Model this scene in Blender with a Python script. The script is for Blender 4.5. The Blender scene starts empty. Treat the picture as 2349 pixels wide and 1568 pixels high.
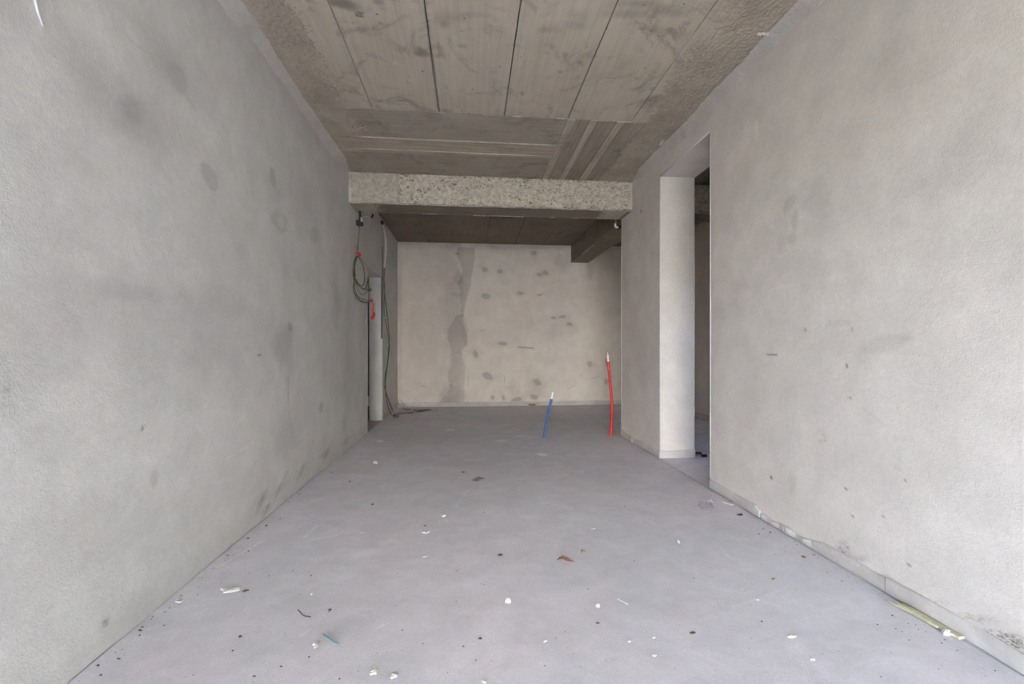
import bpy, math, random
import numpy as np
from mathutils import Vector

# ------------------------------------------------------------------ camera
S = 1.037                                   # metres per calibrated unit (0.5 m formwork panels)
FPX, YAW, HOR, CX = 997.54, 0.0946, 794.45, 1174.5
CAMZ = S
scene = bpy.context.scene
col = scene.collection
cam_d = bpy.data.cameras.new('camera')
cam_d.sensor_fit = 'HORIZONTAL'; cam_d.sensor_width = 36.0
cam_d.lens = FPX / 2349 * 36.0
cam_d.shift_y = (HOR - 784) / 2349
cam_d.clip_start = 0.02; cam_d.clip_end = 200
cam = bpy.data.objects.new('camera', cam_d); col.objects.link(cam)
cam.location = (0, 0, CAMZ); cam.rotation_euler = (math.pi / 2, 0, -YAW)
scene.camera = cam

# ------------------------------------------------------------------ daylight, exposure
FRONT = -4.5                               # the open front of the shell, behind the camera
world = bpy.data.worlds.new('overcast_sky'); scene.world = world; world.use_nodes = True
bg = world.node_tree.nodes['Background']
bg.inputs['Color'].default_value = (0.69, 0.89, 1.25, 1); bg.inputs['Strength'].default_value = 1.0
scene.view_settings.view_transform = 'Standard'; scene.view_settings.look = 'None'
scene.view_settings.gamma = 1.0; scene.view_settings.use_curve_mapping = False
scene.view_settings.exposure = 4.6
sun_d = bpy.data.lights.new('sun', 'SUN'); sun_d.energy = 13.5; sun_d.color = (1.0, 0.95, 0.89); sun_d.angle = 0.02
sun = bpy.data.objects.new('sun', sun_d); col.objects.link(sun)
sun.rotation_euler = (math.radians(-45), 0, 0)          # stands behind the building, so it only reaches the forecourt and the added facade
scene.cycles.max_bounces = 16; scene.cycles.diffuse_bounces = 14

# ------------------------------------------------------------------ dimensions
XL, XR, XR2, XR3 = -1.2013*S, 1.6901*S, 2.010*S, 3.30
H = 2.7326*S
YB, YB2, ZB = 4.432*S, 4.7407*S, 2.4254*S
YD1, YD2, ZD = 2.9335*S, 3.7572*S, 2.5236*S
YBACK = 7.3129*S
YL1, YL2, ZL = 5.2146*S, 6.0677*S, 1.94*S
YCOL = YB2 + 0.01
XB1, XB2, ZB3 = 1.7075*S, 2.0143*S, 2.4365*S

def ray(u, v):
    dx, dz = (u - CX)/FPX, (HOR - v)/FPX
    return Vector((dx*math.cos(YAW)+math.sin(YAW), math.cos(YAW)-dx*math.sin(YAW), dz))
C0 = Vector((0, 0, CAMZ))
def on_x(u, v, X): r = ray(u, v); return C0 + r*(X/r.x)
def on_y(u, v, Y): r = ray(u, v); return C0 + r*(Y/r.y)
def on_z(u, v, Z=0.0): r = ray(u, v); return C0 + r*((Z-CAMZ)/r.z)
def on_left(u, v): return on_x(u, v, XL)
def on_right(u, v): return on_x(u, v, XR)
def on_back(u, v): return on_y(u, v, YBACK)
def on_ceil(u, v): return on_z(u, v, H)

# ------------------------------------------------------------------ numpy noise
def _hash(ix, iy, seed):
    n = (ix.astype(np.int64)*374761393 + iy.astype(np.int64)*668265263 + seed*1442695041) & 0x7fffffff
    n = ((n ^ (n >> 13))*1274126177) & 0x7fffffff
    return ((n ^ (n >> 16)) & 0xffff)/65535.0
def vnoise(x, y, seed=0):
    ix, iy = np.floor(x), np.floor(y); fx, fy = x-ix, y-iy
    fx = fx*fx*(3-2*fx); fy = fy*fy*(3-2*fy)
    a, b = _hash(ix, iy, seed), _hash(ix+1, iy, seed)
    c, d = _hash(ix, iy+1, seed), _hash(ix+1, iy+1, seed)
    return (a*(1-fx)+b*fx)*(1-fy)+(c*(1-fx)+d*fx)*fy
def fbm(x, y, oct=4, seed=0):
    s, a, t = 0, 0.5, 0
    for o in range(oct):
        s = s + a*vnoise(x*2**o, y*2**o, seed+o*17); t += a; a *= 0.5
    return s/t
def sstep(a, b, x):
    t = np.clip((x-a)/(b-a), 0, 1); return t*t*(3-2*t)

# ------------------------------------------------------------------ materials
def new_mat(name):
    m = bpy.data.materials.new(name); m.use_nodes = True
    nt = m.node_tree; return m, nt, nt.nodes['Principled BSDF']
def N(nt, t, **kw):
    n = nt.nodes.new(t)
    for k, v in kw.items():
        if k in n.inputs: n.inputs[k].default_value = v
        else: setattr(n, k, v)
    return n
def noise(nt, vec, scale, detail=4, rough=0.55, dist=0.0):
    n = N(nt, 'ShaderNodeTexNoise', Scale=scale, Detail=detail, Roughness=rough, Distortion=dist)
    nt.links.new(vec, n.inputs['Vector']); return n.outputs['Fac']
def ramp(nt, fac, stops):
    r = nt.nodes.new('ShaderNodeValToRGB'); e = r.color_ramp.elements
    while len(e) < len(stops): e.new(0.5)
    for k, (p, c) in enumerate(stops):
        e[k].position = p; e[k].color = (c, c, c, 1) if isinstance(c, (int, float)) else (*c, 1)
    nt.links.new(fac, r.inputs[0]); return r.outputs[0]
def mixc(nt, mode, fac, a, b):
    m = nt.nodes.new('ShaderNodeMix'); m.data_type = 'RGBA'; m.blend_type = mode
    for sock, val in ((m.inputs[0], fac), (m.inputs[6], a), (m.inputs[7], b)):
        if isinstance(val, (int, float)): sock.default_value = val
        elif isinstance(val, tuple): sock.default_value = (*val, 1)
        else: nt.links.new(val, sock)
    return m.outputs[2]
def math_(nt, op, a, b=0.0):
    m = nt.nodes.new('ShaderNodeMath'); m.operation = op
    for s, val in ((m.inputs[0], a), (m.inputs[1], b)):
        if isinstance(val, (int, float)): s.default_value = val
        else: nt.links.new(val, s)
    return m.outputs[0]
def coords(nt, scale=None):
    tc = nt.nodes.new('ShaderNodeTexCoord'); v = tc.outputs['Object']
    if scale:
        mp = nt.nodes.new('ShaderNodeMapping'); mp.inputs['Scale'].default_value = scale
        nt.links.new(v, mp.inputs[0]); v = mp.outputs[0]
    return v
def bump(nt, bsdf, h, strength, dist, prev=None):
    b = N(nt, 'ShaderNodeBump', Strength=strength, Distance=dist)
    nt.links.new(h, b.inputs['Height'])
    if prev is not None: nt.links.new(prev, b.inputs['Normal'])
    if bsdf is not None: nt.links.new(b.outputs[0], bsdf.inputs['Normal'])
    return b.outputs[0]

def surface(name, colour, tint, rough=0.9, grain=70, gs=0.35, gd=0.006, attr=True, patch=0.9, spots=0.12, spec=0.25):
    """mineral surface: two close hues in cloudy patches, fine grain, stains from the 'tone' attribute"""
    m, nt, b = new_mat(name); v = coords(nt)
    big = ramp(nt, noise(nt, v, patch, 5, 0.6, 0.4), [(0.35, 0.0), (0.65, 1.0)])
    c = mixc(nt, 'MIX', big, colour, tint)
    mid = ramp(nt, noise(nt, v, 4.5, 6, 0.65), [(0.3, 1-spots), (0.7, 1+spots*0.35)])
    c = mixc(nt, 'MULTIPLY', 1.0, c, mid)
    fine = ramp(nt, noise(nt, v, 55, 3, 0.6), [(0.3, 0.95), (0.7, 1.03)])
    c = mixc(nt, 'MULTIPLY', 1.0, c, fine)
    if attr:
        a = nt.nodes.new('ShaderNodeAttribute'); a.attribute_name = 'tone'
        c = mixc(nt, 'MULTIPLY', 1.0, c, a.outputs['Color'])
        mo = nt.nodes.new('ShaderNodeAttribute'); mo.attribute_name = 'mould'
        sp = ramp(nt, noise(nt, coords(nt, (1, 1, 2.2)), 75, 5, 0.75, 1.0), [(0.46, 0.0), (0.60, 1.0)])
        c = mixc(nt, 'MIX', math_(nt, 'MULTIPLY', mo.outputs['Fac'], sp), c, (0.07, 0.072, 0.068))
    nt.links.new(c, b.inputs['Base Color'])
    b.inputs['Roughness'].default_value = rough; b.inputs['Specular IOR Level'].default_value = spec
    n1 = bump(nt, None, noise(nt, v, 9, 4, 0.6, 0.8), 0.25, 0.010)
    bump(nt, b, noise(nt, v, grain, 3, 0.6, 0.6), gs, gd, n1)
    return m
M = {}
M['plaster'] = surface('wall_plaster', (0.655, 0.605, 0.54), (0.67, 0.60, 0.547), grain=140, gs=0.30, gd=0.005)
M['plaster_left'] = surface('left_wall_plaster', (0.615, 0.605, 0.565), (0.63, 0.605, 0.565), grain=140, gs=0.30, gd=0.005)
M['plaster_back'] = surface('end_wall_plaster', (0.745, 0.675, 0.585), (0.765, 0.67, 0.59), grain=95, gs=0.3, gd=0.005)
M['plaster_plain'] = surface('reveal_plaster', (0.83, 0.78, 0.70), (0.84, 0.775, 0.71), attr=False, grain=110, gs=0.10, gd=0.003)
M['fillet'] = surface('fillet_plaster', (0.50, 0.455, 0.405), (0.53, 0.485, 0.435), attr=False, grain=45, gs=0.6, gd=0.008)
M['rough'] = surface('rough_spatter', (0.42, 0.36, 0.275), (0.475, 0.41, 0.32), attr=False, grain=190, gs=0.7, gd=0.006, spots=0.25)
M['wool_pale'] = surface('plastered_wood_wool', (0.40, 0.35, 0.275), (0.46, 0.405, 0.32), attr=False, grain=120, gs=0.8)
M['patch'] = surface('plaster_patch', (0.58, 0.515, 0.44), (0.60, 0.53, 0.455), attr=False)
M['bead'] = surface('corner_bead', (0.66, 0.65, 0.62), (0.68, 0.66, 0.63), attr=False, rough=0.6)
M['skirt'] = surface('foam_strip', (0.61, 0.58, 0.54), (0.50, 0.455, 0.41), attr=False, grain=40, gs=0.25, patch=5, spots=.2, rough=0.7)
M['dark_gap'] = surface('dark_gap', (0.05, 0.045, 0.045), (0.06, 0.055, 0.05), attr=False)
M['outside'] = surface('paving', (0.05, 0.052, 0.04), (0.045, 0.048, 0.035), attr=False)
M['facade'] = surface('bounce_facade_render', (0.545, 0.56, 0.56), (0.535, 0.55, 0.55), attr=False)
M['white_chip'] = surface('white_plaster_chip', (0.70, 0.695, 0.68), (0.64, 0.635, 0.62), attr=False, grain=200)
M['grey_chip'] = surface('grey_mortar', (0.45, 0.44, 0.43), (0.55, 0.54, 0.53), attr=False, grain=200)
M['dark_chip'] = surface('dark_chip', (0.05, 0.045, 0.04), (0.09, 0.075, 0.06), attr=False, grain=200)
M['paper'] = surface('grey_paper', (0.24, 0.225, 0.215), (0.30, 0.285, 0.275), attr=False, grain=60)

def plain(name, colour, rough=0.5, metal=0.0, var=0.12, scale=40, spec=0.5):
    m, nt, b = new_mat(name); v = coords(nt)
    f = ramp(nt, noise(nt, v, scale, 3), [(0.3, 1-var), (0.7, 1+var*0.5)])
    nt.links.new(mixc(nt, 'MULTIPLY', 1.0, colour, f), b.inputs['Base Color'])
    b.inputs['Roughness'].default_value = rough; b.inputs['Metallic'].default_value = metal
    b.inputs['Specular IOR Level'].default_value = spec
    return m
M['red'] = plain('red_pipe_sleeve', (0.72, 0.012, 0.010), 0.42)
M['blue'] = plain('blue_pipe_sleeve', (0.050, 0.13, 0.36), 0.5)
M['white_pipe'] = plain('white_inner_pipe', (0.82, 0.81, 0.78), 0.4)
M['brass'] = plain('brass', (0.42, 0.30, 0.13), 0.4, 0.7)
M['black'] = plain('black_plastic', (0.012, 0.011, 0.011), 0.5)
M['steel'] = plain('galvanised_steel', (0.62, 0.62, 0.62), 0.35, 0.8)
M['silver'] = plain('hinge_metal', (0.70, 0.69, 0.66), 0.45, 0.3)
M['w_green'] = plain('green_insulation', (0.02, 0.13, 0.02), 0.5)
M['w_yellow'] = plain('yellow_green_insulation', (0.22, 0.21, 0.06), 0.5)
M['w_black'] = plain('black_insulation', (0.016, 0.016, 0.022), 0.5)
M['w_grey'] = plain('grey_insulation', (0.42, 0.39, 0.35), 0.55)
M['w_dark'] = plain('dark_grey_insulation', (0.065, 0.056, 0.05), 0.55)
M['conduit'] = plain('cream_conduit', (0.47, 0.43, 0.34), 0.55)
M['red_tape'] = plain('red_tape', (0.62, 0.012, 0.014), 0.4)
M['teal'] = plain('teal_insulation', (0.05, 0.24, 0.24), 0.5)
M['twig'] = plain('dark_twig', (0.045, 0.035, 0.03), 0.8)
M['leaf'] = plain('dry_leaf', (0.30, 0.16, 0.10), 0.7, var=0.45, scale=90)
M['leaf_rib'] = plain('leaf_rib', (0.16, 0.08, 0.05), 0.7)
M['batten'] = plain('pale_wood', (0.56, 0.54, 0.36), 0.7, var=0.2, scale=60)
M['tape'] = plain('brown_tape', (0.30, 0.20, 0.08), 0.5, var=0.4)
M['strand'] = plain('wood_wool_strand', (0.61, 0.535, 0.43), 0.85, var=0.3, scale=25)
M['strand_cool'] = plain('wood_wool_strand_weathered', (0.53, 0.475, 0.385), 0.85, var=0.3, scale=25)
M['wool_base'] = surface('wood_wool_binder', (0.22, 0.185, 0.14), (0.27, 0.23, 0.175), attr=False, grain=120, gs=0.8)
m, nt, b = new_mat('clear_plastic')
b.inputs['Base Color'].default_value = (0.75, 0.75, 0.77, 1); b.inputs['Roughness'].default_value = 0.15
b.inputs['Transmission Weight'].default_value = 0.75; b.inputs['IOR'].default_value = 1.2
nt.links.new(ramp(nt, noise(nt, coords(nt), 80, 2), [(0.3, 0.1), (0.7, 0.3)]), b.inputs['Roughness'])
M['plastic'] = m

def concrete(name, a_col, b_col, along, grain_amt=0.09, dark=0.5, attr=False):
    """board-marked concrete; 'along' is the axis the formwork grain runs along"""
    m, nt, b = new_mat(name)
    v = coords(nt); sc = (2.0, 38.0, 10.0) if along == 'x' else (38.0, 2.0, 10.0)
    g = coords(nt, sc)
    oi = nt.nodes.new('ShaderNodeObjectInfo')
    off = nt.nodes.new('ShaderNodeVectorMath'); off.operation = 'ADD'
    nt.links.new(g, off.inputs[0]); nt.links.new(oi.outputs['Random'], off.inputs[1]); g = off.outputs[0]
    c = mixc(nt, 'MIX', ramp(nt, noise(nt, v, 1.6, 6, 0.65, 0.5), [(0.35, 0.0), (0.68, 1.0)]), a_col, b_col)
    gr = noise(nt, g, 1.0, 4, 0.6)
    c = mixc(nt, 'MULTIPLY', 1.0, c, ramp(nt, gr, [(0.3, 1-grain_amt), (0.65, 1.06)]))
    # weathered blotches and pits
    bl = ramp(nt, noise(nt, v, 3.3, 8, 0.72, 1.2), [(0.53, 1.0), (0.60, 1-dark*0.4), (0.68, 1-dark)])
    c = mixc(nt, 'MULTIPLY', 0.8, c, bl)
    vo = N(nt, 'ShaderNodeTexVoronoi', Scale=7.0); nt.links.new(v, vo.inputs['Vector'])
    pit = ramp(nt, vo.outputs['Distance'], [(0.035, 0.35), (0.06, 1.0)])
    c = mixc(nt, 'MULTIPLY', 0.9, c, pit)
    if attr:
        a = nt.nodes.new('ShaderNodeAttribute'); a.attribute_name = 'tone'
        c = mixc(nt, 'MULTIPLY', 1.0, c, a.outputs['Color'])
    nt.links.new(c, b.inputs['Base Color'])
    b.inputs['Roughness'].default_value = 0.85; b.inputs['Specular IOR Level'].default_value = 0.3
    n1 = bump(nt, None, gr, 0.18, 0.003)
    n2 = bump(nt, None, noise(nt, v, 40, 5, 0.7), 0.25, 0.005, n1)
    bump(nt, b, bl, 0.25, 0.006, n2)
    return m
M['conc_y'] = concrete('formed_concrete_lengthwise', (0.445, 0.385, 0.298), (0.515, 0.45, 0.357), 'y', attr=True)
M['conc_far'] = concrete('formed_concrete_shaded', (0.21, 0.175, 0.135), (0.245, 0.205, 0.16), 'y')  # same slab, with the far room's shade put into the colour
M['conc_far_x'] = concrete('formed_concrete_shaded_crosswise', (0.20, 0.17, 0.13), (0.235, 0.20, 0.155), 'x')  # crosswise version, shade of the beam put into the colour
M['conc_x'] = concrete('formed_concrete_crosswise', (0.335, 0.29, 0.23), (0.385, 0.335, 0.27), 'x')
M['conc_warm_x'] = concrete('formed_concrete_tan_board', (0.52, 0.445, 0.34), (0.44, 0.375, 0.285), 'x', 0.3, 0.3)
M['conc_shade_y'] = concrete('formed_concrete_shaded_side', (0.30, 0.255, 0.20), (0.36, 0.31, 0.245), 'y', 0.25, 0.4)  # shaded side of the bulged boards, as colour
M['conc_lit_y'] = concrete('formed_concrete_lit_side_lengthwise', (0.50, 0.43, 0.335), (0.43, 0.37, 0.285), 'y', 0.25, 0.3)  # lit side of the bulged boards, as colour
M['fin'] = surface('concrete_fin', (0.36, 0.335, 0.29), (0.50, 0.47, 0.42), attr=False, patch=6, grain=80)

def floor_mat():
    m, nt, b = new_mat('screed_floor'); v = coords(nt)
    c = mixc(nt, 'MIX', ramp(nt, noise(nt, v, 0.8, 5, 0.6, 0.6), [(0.35, 0.0), (0.65, 1.0)]), (0.690, 0.705, 0.765), (0.735, 0.690, 0.755))
    c = mixc(nt, 'MULTIPLY', 1.0, c, ramp(nt, noise(nt, v, 5, 7, 0.68, 0.4), [(0.3, 0.90), (0.7, 1.06)]))
    st = noise(nt, coords(nt, (3, 5, 1)), 1.6, 6, 0.65, 1.2)
    c = mixc(nt, 'MULTIPLY', 1.0, c, ramp(nt, st, [(0.35, 0.945), (0.65, 1.04)]))
    vo = N(nt, 'ShaderNodeTexVoronoi', Scale=22.0); nt.links.new(v, vo.inputs['Vector'])
    c = mixc(nt, 'MULTIPLY', 0.8, c, ramp(nt, vo.outputs['Distance'], [(0.03, 0.25), (0.06, 1.0)]))
    c = mixc(nt, 'MULTIPLY', 1.0, c, ramp(nt, noise(nt, v, 120, 5, 0.8), [(0.3, 0.88), (0.7, 1.07)]))
    sc = ramp(nt, noise(nt, coords(nt, (20, 6, 1)), 1.3, 6, 0.75, 1.5), [(0.66, 0.0), (0.74, 1.0)])
    c = mixc(nt, 'MIX', math_(nt, 'MULTIPLY', sc, 0.5), c, (0.86, 0.85, 0.86))
    a = nt.nodes.new('ShaderNodeAttribute'); a.attribute_name = 'tone'
    c = mixc(nt, 'MULTIPLY', 1.0, c, a.outputs['Color'])
    nt.links.new(c, b.inputs['Base Color'])
    b.inputs['Roughness'].default_value = 0.62; b.inputs['Specular IOR Level'].default_value = 0.35
    n1 = bump(nt, None, noise(nt, v, 14, 5, 0.6), 0.15, 0.006)
    bump(nt, b, noise(nt, v, 160, 3, 0.6), 0.2, 0.003, n1)
    return m
M['floor'] = floor_mat()

# ------------------------------------------------------------------ mesh helpers
def tag(o, label=None, cat=None, group=None, kind=None):
    if label: o['label'] = label
    if cat: o['category'] = cat
    if group: o['group'] = group
    if kind: o['kind'] = kind
    return o
def obj(name, verts, faces, mat, parent=None, smooth=False):
    me = bpy.data.meshes.new(name); me.from_pydata([tuple(v) for v in verts], [], faces); me.update()
    me.materials.append(M[mat] if isinstance(mat, str) else mat)
    if smooth: me.polygons.foreach_set('use_smooth', [True]*len(me.polygons))
    o = bpy.data.objects.new(name, me); col.objects.link(o)
    if parent: o.parent = parent
    return o
def empty(name, parent=None):
    o = bpy.data.objects.new(name, None); col.objects.link(o); o.empty_display_size = 0.1
    if parent: o.parent = parent
    return o
def box_data(x0, x1, y0, y1, z0, z1):
    v = [(x0,y0,z0),(x1,y0,z0),(x1,y1,z0),(x0,y1,z0),(x0,y0,z1),(x1,y0,z1),(x1,y1,z1),(x0,y1,z1)]
    return v, [(0,3,2,1),(4,5,6,7),(0,1,5,4),(1,2,6,5),(2,3,7,6),(3,0,4,7)]
def boxes(name, lst, mat, parent=None, bevel=0):
    V, F = [], []
    for bx in lst:
        v, f = box_data(*bx); n = len(V); V += v; F += [tuple(i+n for i in q) for q in f]
    o = obj(name, V, F, mat, parent)
    if bevel:
        md = o.modifiers.new('bevel', 'BEVEL'); md.width = bevel; md.segments = 2; md.limit_method = 'ANGLE'
    return o
def axis_pts(breaks, step):
    out = []
    for a, b in zip(breaks[:-1], breaks[1:]):
        n = max(1, int(round((b-a)/step))); out += list(np.linspace(a, b, n+1)[:-1])
    return np.array(out+[breaks[-1]])
def sheet(name, P0, A, B, ub, vb, step, mat, hole=None, disp=None, tone=None, extra=(), parent=None, mould=None):
    """fine grid over the plane P0 + u*A + v*B; normal = A x B; disp(u,v) pushes along it; tone -> attribute"""
    u, v = axis_pts(ub, step), axis_pts(vb, step)
    U, V_ = np.meshgrid(u, v, indexing='ij')
    A, B, P0 = np.array(A, float), np.array(B, float), np.array(P0, float)
    nrm = np.cross(A, B)
    d = disp(U, V_) if disp else np.zeros_like(U)
    P = P0 + U[..., None]*A + V_[..., None]*B + d[..., None]*nrm
    nu, nv = len(u), len(v)
    idx = np.arange(nu*nv).reshape(nu, nv)
    q = np.stack([idx[:-1, :-1], idx[1:, :-1], idx[1:, 1:], idx[:-1, 1:]], -1).reshape(-1, 4)
    if hole:
        uc = ((U[:-1, :-1]+U[1:, 1:])/2).ravel(); vc = ((V_[:-1, :-1]+V_[1:, 1:])/2).ravel()
        q = q[~hole(uc, vc)]
    verts = P.reshape(-1, 3); nq = len(q)
    ev, ef = [], []
    for bx in extra:
        vv, ff = box_data(*bx); n = len(verts)+len(ev); ev += vv; ef += [tuple(i+n for i in f_) for f_ in ff]
    if ev:
        verts = np.vstack([verts, np.array(ev)]); q = np.vstack([q, np.array(ef)])
    me = bpy.data.meshes.new(name)
    me.vertices.add(len(verts)); me.vertices.foreach_set('co', verts.astype(np.float32).ravel())
    me.loops.add(len(q)*4); me.loops.foreach_set('vertex_index', q.astype(np.int32).ravel())
    me.polygons.add(len(q)); me.polygons.foreach_set('loop_start', np.arange(0, len(q)*4, 4, dtype=np.int32))
    sm = np.zeros(len(q), bool); sm[:nq] = True
    me.polygons.foreach_set('use_smooth', sm)
    me.update(); me.validate()
    t = np.ones(len(verts), np.float32)
    if tone is not None: t[:nu*nv] = tone(U, V_).ravel()
    me.attributes.new('tone', 'FLOAT', 'POINT').data.foreach_set('value', t)
    if mould is not None:
        q_ = np.zeros(len(verts), np.float32); q_[:nu*nv] = np.clip(mould(U, V_), 0, 1).ravel()
        me.attributes.new('mould', 'FLOAT', 'POINT').data.foreach_set('value', q_)
    me.materials.append(M[mat])
    o = bpy.data.objects.new(name, me); col.objects.link(o)
    if parent: o.parent = parent
    return o
def catmull(pts, n=8):
    P = [Vector(p) for p in pts]
    if len(P) < 3: return P
    P = [P[0]*2-P[1]] + P + [P[-1]*2-P[-2]]; out = []
    for i in range(1, len(P)-2):
        a, b, c, d = P[i-1:i+3]
        for k in range(n):
            t = k/n
            out.append(0.5*((2*b)+(c-a)*t+(2*a-5*b+4*c-d)*t*t+(3*b-a-3*c+d)*t**3))
    return out+[P[-2]]
def tube_data(pts, r, seg=8, cap=True):
    P = [Vector(p) for p in pts]; V, F = [], []; n = len(P)
    rad = r if callable(r) else (lambda t: r)
    prev = None
    for i, p in enumerate(P):
        t = (P[min(i+1, n-1)]-P[max(i-1, 0)]).normalized()
        if prev is None:
            ref = Vector((0, 0, 1)) if abs(t.z) < 0.9 else Vector((1, 0, 0)); nx = t.cross(ref).normalized()
        else: nx = (prev-t*prev.dot(t)).normalized()
        prev = nx; ny = t.cross(nx); rr = rad(i/(n-1))
        V += [p+nx*rr*math.cos(2*math.pi*k/seg)+ny*rr*math.sin(2*math.pi*k/seg) for k in range(seg)]
    for i in range(n-1):
        for k in range(seg):
            F.append((i*seg+k, i*seg+(k+1) % seg, (i+1)*seg+(k+1) % seg, (i+1)*seg+k))
    if cap: F += [tuple(range(seg))[::-1], tuple((n-1)*seg+k for k in range(seg))]
    return V, F
def tube(name, pts, r, mat, parent=None, n=8, seg=8):
    V, F = tube_data(catmull(pts, n), r, seg); return obj(name, V, F, mat, parent, True)

# ------------------------------------------------------------------ stains: fixed marks in wall coordinates, read off the photograph
def stain_fn(plane, ax, items, seed=0, gain=1.0):
    """items: (u, v, ru, rv, strength, softness[, rot]); plane(u,v) gives the point; ax picks (a, b) wall coordinates"""
    rec = []
    for it in items:
        u, v, ru, rv, s, soft = it[:6]; rot = it[6] if len(it) > 6 else 0
        c = plane(u, v); e1 = plane(u+ru, v); e2 = plane(u, v+rv)
        ca, cb = ax(c); ra = abs(ax(e1)[0]-ca)+1e-4; rb = abs(ax(e2)[1]-cb)+1e-4
        rec.append((ca, cb, ra, rb, s*gain, soft, rot))
    def f(A, B):
        out = np.ones_like(A)
        wx = (fbm(A*7, B*7, 4, seed+3)-0.5); wy = (fbm(A*7+31, B*7, 4, seed+9)-0.5)
        for ca, cb, ra, rb, s, soft, rot in rec:
            R = max(ra, rb)*(2.2+soft*2)
            m = (np.abs(A-ca) < R+0.1) & (np.abs(B-cb) < R+0.1)
            if not m.any(): continue
            k = min(min(ra, rb)*2.0, 0.16)
            a = A[m]-ca+wx[m]*k; b = B[m]-cb+wy[m]*k
            cr, sr = math.cos(rot), math.sin(rot)
            d = np.sqrt(((a*cr+b*sr)/ra)**2+((-a*sr+b*cr)/rb)**2)
            out[m] *= 1+s*(1-sstep(1-soft, 1+soft, d))
        return out
    return f
def strokes_fn(plane, ax, items):
    """items: (u0, v0, u1, v1, half width in metres, strength)"""
    rec = []
    for u0, v0, u1, v1, w, s in items:
        a, b = ax(plane(u0, v0)), ax(plane(u1, v1)); rec.append((a, b, w, s))
    def f(A, B):
        out = np.ones_like(A)
        for (x0, y0), (x1, y1), w, s in rec:
            m = (A > min(x0, x1)-.05) & (A < max(x0, x1)+.05) & (B > min(y0, y1)-.05) & (B < max(y0, y1)+.05)
            if not m.any(): continue
            dx, dy = x1-x0, y1-y0; L = dx*dx+dy*dy+1e-9
            t = np.clip(((A[m]-x0)*dx+(B[m]-y0)*dy)/L, 0, 1)
            d = np.hypot(A[m]-x0-t*dx, B[m]-y0-t*dy)
            out[m] *= 1+s*(1-sstep(w*0.4, w*1.3, d))
        return out
    return f
AXYZ = lambda p: (p.y, p.z)
AXXZ = lambda p: (p.x, p.z)
AXXY = lambda p: (p.x, p.y)

left_st = stain_fn(on_left, AXYZ, [
    (302,248,115,60,-.13,.8), (308,245,26,28,-.12,.5), (372,120,55,45,-.08,.8), (410,178,22,32,-.10,.25), (400,190,45,60,-.05,.8),
    (484,411,21,26,-.12,.2,.3), (480,455,40,45,-.04,.8), (626,406,7,17,-.12,.2), (634,430,16,28,-.05,.7),
    (641,507,14,26,-.11,.25,.4), (643,507,7,14,.10,.3,.4), (721,543,13,18,-.10,.3,.4), (690,480,20,60,-.05,.8),
    (420,755,215,95,-.055,.35), (290,662,70,24,-.06,.4), (520,700,70,40,-.04,.4), (662,751,5,12,-.16,.2), (648,790,18,45,-.13,.6), (662,850,10,45,-.08,.7),
    (670,992,34,42,-.06,.5), (354,1092,8,22,-.12,.5), (735,935,4,13,-.14,.4), (790,975,5,26,-.10,.5), (770,700,9,60,-.10,.8), (800,800,8,120,-.07,.9),
    (597,1145,16,13,-.08,.7), (640,1118,22,9,-.08,.7), (690,1080,14,10,-.08,.7), (610,1165,13,8,-.08,.6), (745,1040,10,9,-.15,.7),
    (240,1425,7,10,-.20,.5), (300,1405,50,30,-.05,.6), (775,300,30,90,-.08,.9), (700,230,40,70,-.06,.9), (560,90,60,80,-.05,.9), (640,120,40,60,-.05,.9),
    (12,892,12,3,-.2,.5), (10,860,5,70,-.05,.6), (330,1010,150,130,.04,.9), (150,1000,80,50,-.03,.8), (560,1000,60,60,.04,.8), (324,982,3,7,-.35,.4,-.5)], 1, 1.4)
left_sk = strokes_fn(on_left, AXYZ, [(278,690,292,770,.007,-.06), (590,814,598,815,.005,-.5), (518,1052,582,1015,.004,.12),
    (661,865,661,930,.006,-.3), (640,820,690,835,.006,.06), (275,240,450,232,.006,-.03), (285,77,330,118,.006,-.07), (430,225,447,250,.010,-.12)])
def left_tone(A, B):
    base = 1+0.05*(fbm(A*1.1, B*0.9, 4, 5)-0.5)+0.07*(fbm(A*2.2+5, B*0.35, 4, 15)-0.5)*sstep(2.5, 5.0, A)
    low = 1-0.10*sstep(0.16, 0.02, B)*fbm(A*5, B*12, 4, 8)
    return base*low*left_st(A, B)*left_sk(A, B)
def left_disp(A, B):
    d = 0.004*fbm(A*2.3, B*2.3, 4, 11)+0.0006*fbm(A*22, B*22, 3, 12)
    d += 0.009*sstep(0.22, 0.0, B)*fbm(A*5, B*7, 3, 14)
    edge = np.minimum(np.abs(A-YL1), np.abs(A-YL2)); door = (B < ZL+0.1)
    return d*np.where(door, sstep(0.0, 0.06, edge), 1.0)

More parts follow.
